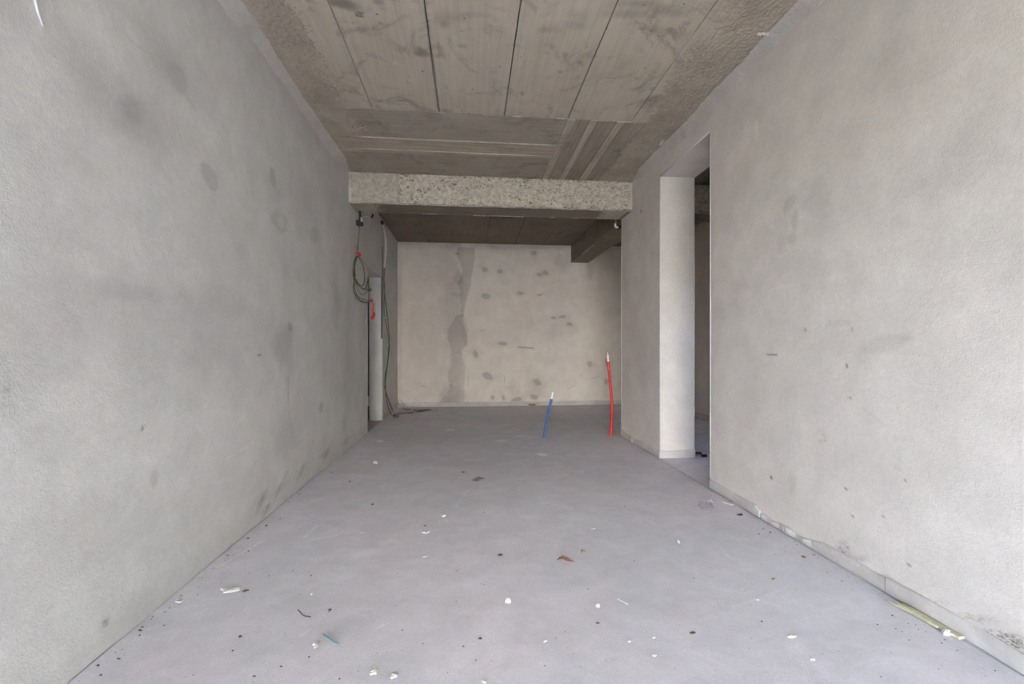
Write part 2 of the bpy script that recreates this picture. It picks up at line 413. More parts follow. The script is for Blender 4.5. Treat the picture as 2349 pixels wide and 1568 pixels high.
right_st = stain_fn(on_right, AXYZ, [
    (1810,470,13,15,-.10,.25), (1826,505,7,22,-.10,.3), (1818,545,9,14,-.10,.3,.4), (1795,560,10,18,-.06,.5), (1872,455,30,38,-.06,.3), (1845,440,45,28,-.04,.3), (1846,490,12,12,.05,.5),
    (2030,785,55,16,-.08,.35,-.1), (1985,805,20,18,-.05,.5), (2080,775,18,8,-.07,.4), (1930,742,35,8,-.06,.4), (1818,1107,10,28,-.09,.5), (1790,1080,22,40,-.04,.8),
    (1875,1090,12,50,-.04,.6), (2120,430,60,40,-.05,.6), (2200,330,90,90,-.04,.9), (1960,180,80,80,-.04,.9), (2050,100,40,90,-.05,.9), (1735,300,5,22,.08,.5), (1720,420,20,60,-.03,.9),
    (1940,1265,22,9,-.10,.8,-.4), (1960,1280,30,6,-.16,.8,-.5), (2040,1330,14,8,-.22,.8), (2260,1430,60,10,-.08,.8,-.5), (2330,1475,40,16,-.12,.8,-.5),
    (1650,720,9,30,-.05,.7), (1690,655,24,16,-.05,.7), (1480,450,20,120,-.05,.9), (1455,620,12,80,.05,.9), (1470,820,18,60,-.04,.8),
    (1771,1097,3,4,-.5,.3), (1946,838,3,4,-.5,.3), (1942,1122,3,3,-.45,.3), (2078,1100,3,3,-.4,.3), (1957,1184,4,3,-.4,.3), (2086,1292,4,4,-.4,.3), (2168,967,3,3,-.5,.3), (1952,912,3,3,-.4,.3), (2030,1186,3,3,-.4,.3), (1849,756,3,5,-.3,.4), (1956,755,3,6,-.25,.4), (1471,484,2,2,-.6,.4)], 21, 1.3)
right_sk = strokes_fn(on_right, AXYZ, [(1760,814,1783,814,.005,-.55), (1980,935,2040,980,.005,-.08), (1785,660,1950,630,.012,.04), (1890,995,1895,1010,.004,-.25), (1880,1012,1890,1008,.004,-.2), (2055,500,2100,520,.02,-.04)])
def right_tone(A, B):
    base = 1+0.05*(fbm(A*1.3, B*0.9, 4, 35)-0.5)+0.05*(fbm(A*2.4, B*0.6, 4, 36)-0.5)*sstep(2.0, 3.5, A)
    return base*right_st(A, B)*right_sk(A, B)
right_mo = stain_fn(on_right, AXYZ, [(1935,1262,20,12,.75,.8,-.5), (1965,1285,30,7,.45,.8,-.5), (2040,1332,22,9,.5,.8,-.5), (2230,1415,60,7,.5,.8,-.5), (2290,1455,55,10,.9,.7,-.5), (2335,1480,40,14,1.0,.7,-.5), (2150,1380,40,6,.35,.8,-.5)], 22)
left_mo = stain_fn(on_left, AXYZ, [(600,1148,15,8,.7,.7,.5), (642,1115,20,6,.6,.7,.5), (610,1166,12,5,.6,.7,.5), (690,1082,14,6,.45,.7,.5), (240,1425,7,8,.5,.7), (745,1045,12,5,.4,.7,.5), (793,1010,6,6,.5,.6)], 23)
def right_disp(A, B):
    d = 0.004*fbm(A*2.1, B*2.1, 4, 41)+0.0006*fbm(A*22, B*22, 3, 42)
    e = np.minimum(np.minimum(np.abs(A-YD1), np.abs(A-YD2)), np.abs(A-YCOL))
    return d*np.where(B < ZD+0.08, sstep(0.0, 0.06, e), sstep(0, 0.06, np.abs(A-YCOL)))
def zb_(zx, zy): return 880+zx/3.563, 520+zy/3.563
spots_b = [(828,352,24,20,.5),(955,368,25,17,.1),(1275,387,20,12,0),(1322,374,28,16,0),(1225,215,24,18,.2),(842,570,40,21,0),(1118,538,32,12,0),(1275,557,22,9,0),
    (1385,743,22,9,0),(1458,732,28,12,.2),(1520,795,28,12,.2),(968,955,42,15,.1),(752,1040,22,26,-.3),(1682,1115,26,26,0),(850,1222,46,28,.3),(1255,1270,42,24,.5),
    (1235,1390,32,22,0),(1085,1413,35,24,0),(888,1395,14,20,0),(972,1395,13,22,-.3),(1822,1260,20,25,0),(545,1298,11,11,0),(600,222,18,8,.2),(1830,1110,18,30,0)]
items = []
for zx, zy, rx, ry, rot in spots_b:
    u, v = zb_(zx, zy); items.append((u, v, rx/3.563, ry/3.563, -.24, .22, -rot)); items.append((u, v, rx/1.9, ry/1.7, -.07, .8, -rot))
for zx, zy, rx, ry, s, so in [(600,415,35,60,-.14,.4),(590,550,40,16,-.12,.4),(660,860,28,110,-.10,.25),(570,1380,110,75,-.10,.3),(520,1420,80,60,-.10,.4),
    (560,650,75,280,-.10,.5),(520,340,60,200,-.06,.7),(560,160,80,35,-.12,.5),(1000,160,280,22,-.08,.3),(1330,165,190,26,-.12,.25),(1460,290,70,70,-.10,.4),(1440,830,130,100,-.07,.5),(1170,760,35,150,-.04,.8),
    (1300,500,190,60,-.03,.6),(135,700,16,560,-.10,.5),(1690,360,30,70,-.14,.7),(1800,300,140,60,-.10,.8),(900,1100,50,60,-.05,.8),(1070,1320,35,40,-.08,.7),(1235,1330,75,75,-.06,.5),(1600,370,70,60,.05,.4),
    (1060,870,90,50,-.03,.6),(330,360,60,120,-.04,.9),(300,900,120,250,-.03,.8)]:
    u, v = zb_(zx, zy); items.append((u, v, rx/3.563, ry/3.563, s, so))
back_st = stain_fn(on_back, AXXZ, items, 51, 1.2)
back_sk = strokes_fn(on_back, AXXZ, [(*zb_(1100,982), *zb_(1225,992), .012, -.45), (*zb_(690,1220), *zb_(690,1310), .008, -.25), (*zb_(988,1220), *zb_(988,1270), .007, -.3), (*zb_(790,848), *zb_(830,850), .008, -.35),
    (*zb_(1500,1330), *zb_(1570,1290), .007, -.2), (*zb_(300,1300), *zb_(345,1302), .010, -.3), (*zb_(1012,290), *zb_(1014,325), .006, -.25), (*zb_(1700,1240), *zb_(1760,1222), .007, -.2), (*zb_(1605,1225), *zb_(1612,1210), .008, -.4)])
def band(A, B, rows, s_, seed):
    zs = np.array([on_back(*zb_(r_[1], r_[0])).z for r_ in rows]); l = np.array([on_back(*zb_(r_[1], r_[0])).x for r_ in rows]); r = np.array([on_back(*zb_(r_[2], r_[0])).x for r_ in rows])
    o = np.argsort(zs); L_ = np.interp(B, zs[o], l[o]); R_ = np.interp(B, zs[o], r[o])
    L_ = L_+.10*(fbm(B*6, A*0+.3, 4, seed)-.5); R_ = R_+.03*(fbm(B*9, A*0+.7, 4, seed+1)-.5)
    w_ = .018; inz = (B > zs.min()) & (B < zs.max())
    return 1+s_*sstep(-w_, w_, A-L_)*sstep(-w_, w_, R_-A)*inz*(0.75+.5*fbm(A*6, B*6, 3, seed+2))
def back_tone(A, B):
    bd = band(A, B, [(165,610,750),(250,610,745),(300,640,735),(400,630,720),(480,612,705),(600,635,675),(700,645,658),(735,640,655)], -.25, 58)
    bd = bd*band(A, B, [(715,610,652),(735,580,652),(800,545,655),(900,520,685),(960,535,688),(1010,540,640),(1040,545,640)], -.25, 59)*band(A, B, [(1040,545,640),(1120,545,660),(1190,525,665),(1300,560,662),(1440,450,655)], -.17, 60)
    bd = bd*(1-.11*sstep(.06, -.06, A-(on_back(1060, 700).x+.12*(fbm(B*3, A*0, 3, 66)-.5))))
    return bd*(1+0.08*(fbm(A*1.6, B*1.6, 4, 55)-0.5))*back_st(A, B)*back_sk(A, B)
def back_disp(A, B):
    return 0.004*fbm(A*2, B*2, 4, 61)+0.0012*fbm(A*14, B*14, 3, 62)

# ------------------------------------------------------------------ structure
WT = 0.185
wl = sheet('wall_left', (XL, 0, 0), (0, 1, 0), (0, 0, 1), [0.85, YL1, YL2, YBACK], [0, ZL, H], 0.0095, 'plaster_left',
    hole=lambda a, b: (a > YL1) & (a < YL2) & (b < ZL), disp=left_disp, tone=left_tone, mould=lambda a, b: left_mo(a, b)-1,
    extra=[(XL-WT, XL-.0008, -1.5, YL1, -.05, H), (XL-WT, XL-.0008, -4.2, -1.5, 1.6, H), (XL-WT, XL-.0008, FRONT, -4.2, -.05, H), (XL-WT, XL-.0008, YL1, YL2, ZL, H), (XL-WT, XL-.0008, YL2, YBACK+.2, -.05, H)])  # low side opening behind the view, added to let daylight in
tag(wl, 'long grey plastered wall with blurry damp stains on the left', None, kind='structure')
wr = sheet('wall_right', (XR, 0, 0), (0, 0, 1), (0, 1, 0), [0, ZD, H], [1.05, YD1, YD2, YCOL], 0.0095, 'plaster',
    hole=lambda b, a: (a > YD1) & (a < YD2) & (b < ZD), disp=lambda b, a: right_disp(a, b), tone=lambda b, a: right_tone(a, b), mould=lambda b, a: right_mo(a, b)-1,
    extra=[(XR+.0008, XR2, -2.7, YD1, -.05, H), (XR+.0008, XR2, -4.0, -2.7, 1.6, H), (XR+.0008, XR2, FRONT, -4.0, -.05, H), (XR+.0008, XR2, YD1, YD2, ZD, H), (XR+.0008, XR2, YD2, YCOL, -.05, H)])  # unseen low opening added to brighten the lower left wall
tag(wr, 'pale plastered wall with tall open doorway and narrow pier on the right', None, kind='structure')
wb = sheet('wall_back', (0, YBACK, 0), (1, 0, 0), (0, 0, 1), [XL, XR2, XR3], [0, H], 0.0105, 'plaster_back', disp=back_disp, tone=back_tone,
    extra=[(XL-WT, XR3+.2, YBACK+.0008, YBACK+.2, -.05, H)])
tag(wb, 'plastered end wall covered with dark filler patches', None, kind='structure')
wp = sheet('wall_passage', (XR3, 0, 0), (0, 0, 1), (0, 1, 0), [0, H], [2.2, YBACK], 0.04, 'plaster', disp=lambda b, a: 0.004*fbm(a*2, b*2, 4, 71),
    tone=lambda b, a: 1+0.15*(fbm(a*1.5, b, 4, 72)-0.5), extra=[(XR3+.0008, XR3+.2, 2.0, YBACK+.2, -.05, H)])
tag(wp, 'shaded plastered wall seen through the tall doorway', None, kind='structure')
wf = boxes('wall_passage_end', [(XR2, XR3, 2.0, 2.2, -.05, 0.9), (XR2, XR3, 2.0, 2.2, 1.55, H), (XR2, 2.83, 2.0, 2.2, .9, 1.55), (3.14, XR3, 2.0, 2.2, .9, 1.55)], 'plaster_plain')  # small unseen window gap added to brighten the passage
tag(wf, 'plastered wall closing the passage behind the right wall', None, kind='structure')
boxes('wall_side_room', [(XL-2.0, XL-1.8, 4.2, 7.4, -.05, H), (XL-1.8, XL-WT, 4.2, 4.4, -.05, H), (XL-1.8, XL-WT, 7.2, 7.4, -.05, H)], 'plaster_plain')['kind'] = 'structure'

# floor slab, with the narrow edge joint left open along the walls
FG = 0.007
fl_st = stain_fn(on_z, AXXY, [(1240,1041,16,3,.35,.3), (1160,1180,70,25,.04,.4), (900,1240,20,6,.12,.5), (1000,1000,140,14,-.06,.7), (1330,1010,60,8,-.06,.7), (1080,1060,90,14,-.05,.8), (780,1075,70,10,-.08,.7),
    (850,1450,50,12,-.03,.7), (1850,1450,45,7,-.05,.7), (1650,1140,40,10,-.05,.8), (1950,1310,60,10,-.05,.7), (760,1320,60,10,.06,.6), (1180,960,200,9,-.05,.8), (1190,1350,140,20,.03,.9), (820,1270,40,8,.10,.6),
    (1150,1010,12,3,.2,.5), (870,1010,8,2,.35,.4), (1195,1000,16,3,.15,.5), (1030,985,14,2,.2,.5)], 81)
fl_sk = strokes_fn(on_z, AXXY, [(500,1300,600,1240,.006,.2), (440,1310,560,1255,.004,.12), (700,1230,725,1205,.006,.22), (690,1420,708,1445,.003,.1), (640,1380,560,1395,.003,.1), (690,1455,712,1443,.005,.16), (865,1440,885,1430,.005,.14),
    (1045,1160,1075,1122,.010,.09), (1047,1160,1070,1172,.010,.07), (1070,1172,1190,1168,.008,.05), (1430,1376,1440,1384,.002,.1), (1210,1320,1330,1325,.005,.05), (1600,1330,1640,1345,.005,.06), (1650,1250,1670,1275,.004,.2),
    (1680,1390,1790,1352,.004,.10), (700,1240,820,1215,.008,.10), (750,1220,790,1200,.006,.12), (350,1500,420,1440,.004,.07), (800,1115,830,1095,.010,.10), (1885,1400,1950,1380,.004,.05), (1000,1290,1050,1275,.005,.06),
    (1590,1080,1612,1098,.007,.22), (1500,1020,1475,1010,.007,.1), (1285,1010,1310,1012,.010,.10)])
def fl_tone(A, B):
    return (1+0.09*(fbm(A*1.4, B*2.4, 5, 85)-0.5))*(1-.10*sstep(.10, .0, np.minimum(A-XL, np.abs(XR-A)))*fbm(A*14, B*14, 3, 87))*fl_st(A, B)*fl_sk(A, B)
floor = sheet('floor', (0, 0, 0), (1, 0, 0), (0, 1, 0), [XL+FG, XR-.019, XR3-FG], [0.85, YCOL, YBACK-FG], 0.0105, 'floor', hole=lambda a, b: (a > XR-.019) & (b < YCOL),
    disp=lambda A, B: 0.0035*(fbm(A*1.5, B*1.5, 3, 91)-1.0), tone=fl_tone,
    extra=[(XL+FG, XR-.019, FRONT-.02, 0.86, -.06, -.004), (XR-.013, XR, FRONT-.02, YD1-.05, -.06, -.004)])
tag(floor, 'bare lilac grey screed floor with scratches and dust', None, kind='structure')
floor2 = sheet('floor_passage', (0, 0, 0), (1, 0, 0), (0, 1, 0), [XR-.013, XR3-FG], [2.2, YCOL], 0.04, 'floor', disp=lambda A, B: -0.003+0*A, tone=lambda A, B: 1+0.08*(fbm(A*2, B*2, 3, 95)-.5))
tag(floor2, 'grey screed floor of the passage beyond the doorway', None, kind='structure')
boxes('floor_base', [(XL-2.1, XR3+.3, FRONT-.1, YBACK+.3, -.16, -.055)], 'dark_gap')['kind'] = 'structure'
boxes('floor_side_room', [(XL-1.8, XL+FG-.001, 4.4, 7.2, -.055, -.006)], 'grey_chip')['kind'] = 'structure'
wfr = boxes('wall_front', [(XL-WT, XR2, FRONT-.2, FRONT, 1.95, H), (0.75, XR2, FRONT-.2, FRONT, -.05, 1.95)], 'plaster_plain')  # unseen; lintel and side part sized to shape the incoming daylight
tag(wfr, 'wall over the wide opening behind the viewer', None, kind='structure')
ground = boxes('ground_outside', [(-14, 14, -18, FRONT-.1, -.3, -.03), (-14, XL-WT, FRONT-.1, 4.0, -.3, -.03), (XR2, 14, FRONT-.1, 2.0, -.3, -.03)], 'outside')
tag(ground, 'paved forecourt outside the open front', None, kind='structure')

nb = boxes('bounce_facade', [(-7, 7, -17, -15, -.03, 6.5)], 'facade')  # unseen facade added to bounce sunlight deep into the room
tag(nb, 'added unseen house front that bounces sunlight into the room', kind='structure')
for xx in (-4.6, -1.6, 1.4, 4.4):
    for zz in (0.9, 3.9):
        w_ = boxes('window', [(xx, xx+1.1, -15.01, -14.97, zz, zz+1.4)], 'w_grey', nb)

# ------------------------------------------------------------------ ceiling of formwork panel imprints
ceil = boxes('ceiling', [(XL-WT, XR2, FRONT-.3, 2.1, H+.03, H+.25), (XL-2.0, XR3+.2, 2.0, YBACK+.2, H+.03, H+.25)], 'dark_gap')
ceil.data.materials.clear(); ceil.data.materials.append(M['conc_x'])
tag(ceil, 'raw concrete ceiling with formwork panel imprints', None, kind='structure')
YJ = (on_ceil(770, 243).y+on_ceil(1510, 285).y)/2
rnd = random.Random(4)
ceil_st = stain_fn(on_ceil, AXXY, [(790,8,24,14,-.5,.6), (868,4,12,7,-.35,.6), (762,213,16,8,-.3,.7), (960,120,14,10,-.22,.6), (1022,40,22,14,-.18,.7), (1020,55,10,8,-.2,.6), (1060,105,12,5,-.2,.6), (1330,30,30,14,-.16,.8),
    (1480,12,60,10,-.26,.7), (1440,35,45,10,-.22,.7), (1540,28,35,10,-.22,.7), (1500,65,30,9,-.16,.7), (1540,70,12,10,-.25,.6), (1320,55,26,8,-.18,.7), (1265,68,30,8,-.14,.8), (1560,80,18,12,-.2,.7), (1240,70,12,8,-.15,.6),
    (1060,40,14,10,-.14,.7), (1090,35,30,6,-.14,.7), (1130,70,24,8,-.12,.7), (955,118,14,10,-.2,.6), (1025,255,10,6,-.18,.6), (850,75,22,5,-.12,.6), (870,52,5,4,-.3,.5), (900,255,30,6,-.1,.7), (1015,120,8,12,-.16,.6), (1490,240,26,14,-.16,.7),
    (1350,130,14,6,-.18,.7), (1435,150,20,14,-.12,.8), (905,145,3,4,.25,.5), (1285,165,3,3,-.4,.4), (1200,215,4,5,-.3,.5), (1145,195,10,11,-.14,.6), (1145,195,5,6,.12,.5), (880,20,9,7,-.15,.6), (1495,205,5,4,-.3,.5), (1460,180,4,3,-.3,.5)], 301)
ceil_sk = strokes_fn(on_ceil, AXXY, [(819,33,824,29,.006,-.5), (824,29,831,31,.006,-.5), (831,31,830,37,.006,-.5), (830,37,822,38,.006,-.5), (822,38,819,33,.006,-.5), (1083,10,1083,150,.004,-.18), (902,0,918,80,.004,-.15), (920,90,938,180,.004,-.15), (1024,195,1024,215,.005,-.25)])
def ceil_tone(A, B):
    vein = fbm(A*5, B*5, 5, 305); vein = np.exp(-((vein-.5)/.012)**2)*sstep(.50, .64, fbm(A*1.7, B*1.7, 3, 306))
    return (1+.10*(fbm(A*1.5, B*1.5, 4, 307)-.5))*(1-.28*vein)*ceil_st(A, B)*ceil_sk(A, B)
def panel(x0, x1, y0, y1, mat, dz=0.0, tilt=0.0, g=0.004):
    z = H-dz
    V = [(x0+g, y0+g, z+tilt), (x1-g, y0+g, z-tilt), (x1-g, y1-g, z-tilt), (x0+g, y1-g, z+tilt)]
    V += [(x, y, H+.035) for x, y, _ in V]
    return obj('formwork_panel', V, [(0,1,2,3)[::-1], (4,5,6,7), (0,1,5,4), (1,2,6,5), (2,3,7,6), (3,0,4,7)], mat, ceil)
JX = [XL-.02, -0.7118*S, -0.2319*S, 0.2501*S, 0.7342*S, 1.2294*S, XR+.02]
for i in range(6):
    dz = rnd.uniform(0, .003); g = .0035
    pn = panel(JX[i], JX[i+1], FRONT-.3, 1.2, 'conc_y', dz=dz, g=g); pn.data.attributes.new('tone', 'FLOAT', 'POINT').data.foreach_set('value', [1.0]*8)
    sheet('formwork_panel', (0, 0, H-dz), (0, 1, 0), (1, 0, 0), [1.2-g, YJ-g], [JX[i]+g, JX[i+1]-g], .012, 'conc_y', tone=lambda b, a: ceil_tone(a, b), disp=lambda b, a: .0022*fbm(a*2.2, b*1.1, 3, 301+i)-.0011,
        extra=[(JX[i]+g, JX[i+1]-g, 1.2-g, YJ-g, H-dz+.001, H+.035)], parent=ceil)
yb_list = [YJ, on_ceil(1000, 320).y, on_ceil(1000, 329).y, on_ceil(1000, 346).y, on_ceil(1000, 352).y, YB+.02]
panel(XL-.02, JX[4], yb_list[0], yb_list[1], 'conc_x', .001, g=.003)
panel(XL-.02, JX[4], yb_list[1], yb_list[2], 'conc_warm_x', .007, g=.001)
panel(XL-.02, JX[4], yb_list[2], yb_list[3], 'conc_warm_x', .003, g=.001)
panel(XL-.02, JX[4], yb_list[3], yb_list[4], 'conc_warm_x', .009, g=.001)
panel(XL-.02, JX[4], yb_list[4], YB+.02, 'conc_x', .001, g=.003)
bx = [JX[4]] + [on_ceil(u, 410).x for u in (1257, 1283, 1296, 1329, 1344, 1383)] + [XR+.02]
tl = [(.007, .002, 'conc_lit_y'), (.004, -.002, 'conc_shade_y'), (.006, .002, 'conc_lit_y'), (.005, -.003, 'conc_shade_y'), (.007, .002, 'conc_lit_y'), (.005, -.003, 'conc_shade_y'), (.003, .002, 'conc_x')]  # alternating colours paint the lit and shaded sides of bulged boards
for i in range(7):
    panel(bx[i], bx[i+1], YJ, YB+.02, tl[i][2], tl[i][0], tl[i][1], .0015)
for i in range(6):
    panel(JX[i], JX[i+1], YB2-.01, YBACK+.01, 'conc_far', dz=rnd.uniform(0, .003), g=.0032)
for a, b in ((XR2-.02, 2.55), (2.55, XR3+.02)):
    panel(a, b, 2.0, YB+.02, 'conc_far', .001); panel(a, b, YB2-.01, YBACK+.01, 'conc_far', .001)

def jagged(name, p0, p1, width, drop, parent, seed, mat='fin', n=220, gaps=0.0):
    """ragged ridge of cement left where slurry ran into a joint"""
    r = random.Random(seed); p0, p1 = Vector(p0), Vector(p1); d = (p1-p0); side = d.cross(Vector((0, 0, 1))).normalized()
    V, F = [], []
    for i in range(n+1):
        t = i/n; c = p0+d*t + side*(r.uniform(-1, 1)*width*0.5)
        on = 0.15 if vnoise(np.array([t*22.0]), np.array([seed*1.0]), 3)[0] < gaps else 1.0
        w1, w2, h = width*r.uniform(.3, 1.1)*on, width*r.uniform(.3, 1.1)*on, drop*r.uniform(.2, 1.1)*on
        V += [c-side*w1+Vector((0,0,.004)), c+Vector((0,0,-h)), c+side*w2+Vector((0,0,.004))]
    for i in range(n):
        a = i*3; F += [(a, a+1, a+4, a+3), (a+1, a+2, a+5, a+4)]
    return obj(name, V, F, mat, parent)
for k, (x, w, dr, g) in enumerate([(JX[1]-.004, .004, .004, .6), (JX[2]-.008, .004, .007, .2), (JX[3]+.004, .004, .005, .55), (JX[4]+.004, .004, .005, .5), (JX[5], .005, .004, .5)]):
    jagged('joint_fin', (x, 0.9, H), (x, YJ, H), w, dr, ceil, 10+k, gaps=g)
jagged('joint_fin', (JX[2]+.009, 1.2, H), (JX[2]+.009, YJ, H), .004, .007, ceil, 19, gaps=.25)
jagged('joint_fin', (XL+.3, YJ, H), (XR-.3, YJ, H), .006, .007, ceil, 20, gaps=.62)
jagged('joint_fin', (XL+.3, yb_list[1], H-.004), (JX[4], yb_list[1], H-.004), .006, .006, ceil, 21, gaps=.62)
jagged('joint_fin', (XL+.3, yb_list[4], H-.004), (JX[4], yb_list[4], H-.004), .005, .005, ceil, 22, gaps=.75)
jagged('joint_fin', (JX[4], YJ, H-.004), (JX[4], YB, H-.004), .006, .006, ceil, 23, gaps=.4)

# rough spattered plaster margins on the ceiling
def rough_margin(x_wall, sgn, width, seed):
    def disp(A, B):           # A = distance from wall, B = y ; surface drops below the panels where positive
        body = 0.007*(1-sstep(0.10, width, A+0.16*(fbm(B*2.2, A*2.2, 3, seed)-.5)))
        g1 = fbm(A*75, B*75, 2, seed+1); g2 = vnoise(A*34, B*34, seed+2)
        lump = 0.0062*np.clip(g1-0.40, 0, 1)+0.0014*np.clip(g2-0.45, 0, 1)
        fade = 1-sstep(width*0.55, width*1.05, A+0.25*(fbm(B*3, A*3, 3, seed+5)-.5))
        return (lump*2.2*fade + body*0.9 - 0.0045*(1-fade) - 0.0025)
    if sgn > 0: args = ((x_wall, 0, H-.0005), (1, 0, 0), (0, -1, 0)); vb = [-(YB+.01), -0.9]; f = lambda a, b: disp(a, -b)
    else: args = ((x_wall, 0, H-.0005), (-1, 0, 0), (0, 1, 0)); vb = [0.9, YB+.01]; f = lambda a, b: disp(a, b)
    o = sheet('rough_plaster_margin', *args, [0.0, width*1.25], vb, 0.0052, 'rough', disp=f, parent=ceil)
    return tag(o, 'rough spattered plaster margin along the wall', kind='stuff')
rough_margin(XL, 1, 0.46, 101)
rough_margin(XR, -1, 0.55, 111)

# uneven cove of plaster in the wall to ceiling corner
def cove(x_wall, sgn, y0, y1, seed, parent):
    n = int((y1-y0)/.02); V, F = [], []
    for i in range(n+1):
        y = y0+(y1-y0)*i/n; t = np.array([y])
        a = .028+.05*vnoise(t*2.6, t*0, seed)[0]+.018*vnoise(t*13, t*0, seed+1)[0]
        b = .022+.035*vnoise(t*3.1, t*0+7, seed+2)[0]+.012*vnoise(t*17, t*0, seed+3)[0]
        tp = 1-.85*float(sstep(y1-.45, y1-.02, np.array(y))); a *= tp; b *= tp
        V += [(x_wall-sgn*.002, y, H-a-.004), (x_wall+sgn*.007, y, H-a), (x_wall+sgn*(.012+b*.35), y, H-a*.42), (x_wall+sgn*(b+.012), y, H-.009), (x_wall+sgn*(b+.02), y, H+.004)]
    for i in range(n):
        for k in range(4):
            a = i*5+k; q = (a, a+1, a+6, a+5); F.append(q if sgn < 0 else q[::-1])
    return obj('plaster_cove', V, F, 'fillet', parent, True)
cove(XL, 1, 0.85, YB+.01, 201, wl)
cove(XR, -1, 1.0, YB+.01, 211, wr)
# loose flap of plaster and a ridge at the right ceiling edge
p = on_ceil(1518, 322)
V = []
r = random.Random(8)
for i in range(9):
    a = i/9*2*math.pi; R = .035*r.uniform(.6, 1.2)
    V.append((p.x+R*math.cos(a)*.6, p.y+R*math.sin(a), H-.020-.012*math.sin(a)))
V.append((p.x, p.y, H-.034)); V += [(x, y, z+.006) for x, y, z in V]
F = [(9, i, (i+1) % 9) for i in range(9)]+[(19, 10+(i+1) % 9, 10+i) for i in range(9)]+[(i, 10+i, 10+(i+1) % 9, (i+1) % 9) for i in range(9)]
obj('plaster_flap', V, F, 'patch', wr)
jagged('plaster_ridge', on_ceil(1738, 72)-Vector((0, 0, .012)), on_ceil(1782, 76)-Vector((0, 0, .012)), .010, .012, wr, 31, 'patch', n=30)

# ------------------------------------------------------------------ beams
def wood_wool(parent, x0, x1, z0, z1, y, count, seed, mat, sink=0.0):
    r = random.Random(seed); V, F = [], []
    for _ in range(count):
        cx, cz = r.uniform(x0, x1), r.uniform(z0, z1); L = r.uniform(.04, .14); a = r.gauss(0, .8); k = r.uniform(-9, 9)
        w = r.uniform(.002, .0056); dep = r.uniform(-.009+sink, .003)*1.0; dd = r.uniform(-.05, .05)
        n = 5; base = len(V); pts = []; th = a; px, pz = cx-math.cos(a)*L/2, cz-math.sin(a)*L/2
        for i in range(n+1):
            pts.append((px, pz, th)); px += math.cos(th)*L/n; pz += math.sin(th)*L/n; th += k*L/n
        for i, (qx, qz, t_) in enumerate(pts):
            qx = min(max(qx, x0), x1); qz = min(max(qz, z0), z1)
            yy = y+min(dep+dd*(i/n-.5)*L*4, .004)
            V += [(qx-math.sin(t_)*w, yy, min(max(qz+math.cos(t_)*w, z0), z1)), (qx+math.sin(t_)*w, yy-.0012, min(max(qz-math.cos(t_)*w, z0), z1))]
        for i in range(n): b_ = base+i*2; F.append((b_, b_+1, b_+3, b_+2))
    o = obj('wood_wool_strands', V, F, mat, parent); o['kind'] = 'stuff'
    return o
def beam(name, x0, x1, label, splits, seed, ends=True):
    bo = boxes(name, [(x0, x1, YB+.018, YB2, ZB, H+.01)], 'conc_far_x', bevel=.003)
    tag(bo, label, kind='structure')
    for i, (a, b_, cnt, mt, sink) in enumerate(splits):
        pn = boxes('wood_wool_board', [(a, b_, YB+.004-sink*.2, YB+.02, ZB+.004, H-.006)], 'wool_pale' if mt == 'strand_cool' and sink > .005 else 'wool_base', bo, .002)
        wood_wool(pn, a+.002, b_-.002, ZB+.005, H-.008, YB, cnt, seed+i, mt, sink)
    jagged('ragged_edge', (x0, YB2, ZB), (x1, YB2, ZB), .003, .006, bo, seed+7, 'fillet', gaps=.5)
    jagged('ragged_edge', (x0, YB+.012, ZB), (x1, YB+.012, ZB), .007, .006, bo, seed+8, 'fin', gaps=.35)
    return bo
XS = on_y(914, 430, YB).x
bm = beam('ceiling_beam', XL, XR, 'concrete ceiling beam faced with wood wool board across the room',
    [(XL, XS-.010, 520, 'strand_cool', .006), (XS+.010, XR, 2500, 'strand', 0)], 300)
boxes('joint_batten', [(XS-.0045, XS+.0045, YB-.001, YB+.012, ZB+.004, H-.006)], 'strand', bm, .001)
def plaster_patch(pts_uv, parent, y, seed, mat='patch'):
    P = [on_y(u, v, y) for u, v in pts_uv]; n = len(P)
    V = [(q.x, y-.010, q.z) for q in P]+[(q.x, y+.012, q.z) for q in P]
    return obj('plaster_patch', V, [tuple(range(n))]+[(i, i+n, (i+1) % n+n, (i+1) % n) for i in range(n)], mat, parent)
plaster_patch([(797,426),(803,427),(807,432),(808,440),(806,449),(807.5,457),(807,463),(797.5,463)], bm, YB, 1)
plaster_patch([(1450,420),(1450,480),(1439,479),(1440,470),(1443,460),(1446,452),(1446,440),(1442,430),(1443,421)], bm, YB, 2)
plaster_patch([(1424,420),(1428,419),(1431,422),(1436,419),(1439,423),(1434,426),(1430,426),(1426,423)], bm, YB, 3)
rough_b = sheet('rough_plaster_margin', (XL, YB, ZB+.001), (0, 1, 0), (1, 0, 0), [0.01, YB2-YB], [0.0, 0.42], .0075, 'rough',
    disp=lambda a, b: (.016*np.clip(fbm(a*55, b*55, 2, 331)-.4, 0, 1)+.004)*(1-sstep(.12, .42, b+.2*(fbm(a*4, b*4, 3, 332)-.5)))-.002, parent=bm)
rough_b['kind'] = 'stuff'
rough_c = sheet('rough_plaster_margin', (XR, YB, ZB+.001), (0, 1, 0), (1, 0, 0), [0.01, YB2-YB], [-0.50, -.05], .0075, 'rough',
    disp=lambda a, b: (.016*np.clip(fbm(a*55, b*55, 2, 341)-.4, 0, 1)+.004)*(1-sstep(.12, .5, -b+.2*(fbm(a*4, b*4, 3, 342)-.5)))-.002, parent=bm)
rough_c['kind'] = 'stuff'
b2 = beam('ceiling_beam', XR2, XR3, 'wood wool faced beam end glimpsed through the tall doorway', [(XR2, XR3, 1300, 'strand_cool', .004)], 320)
b3 = boxes('ceiling_beam', [(XB1, XB2, YB2+.001, YBACK-.001, ZB3, H+.01)], 'conc_shade_y', bevel=.003)
b3.data.materials[0] = M['conc_far']
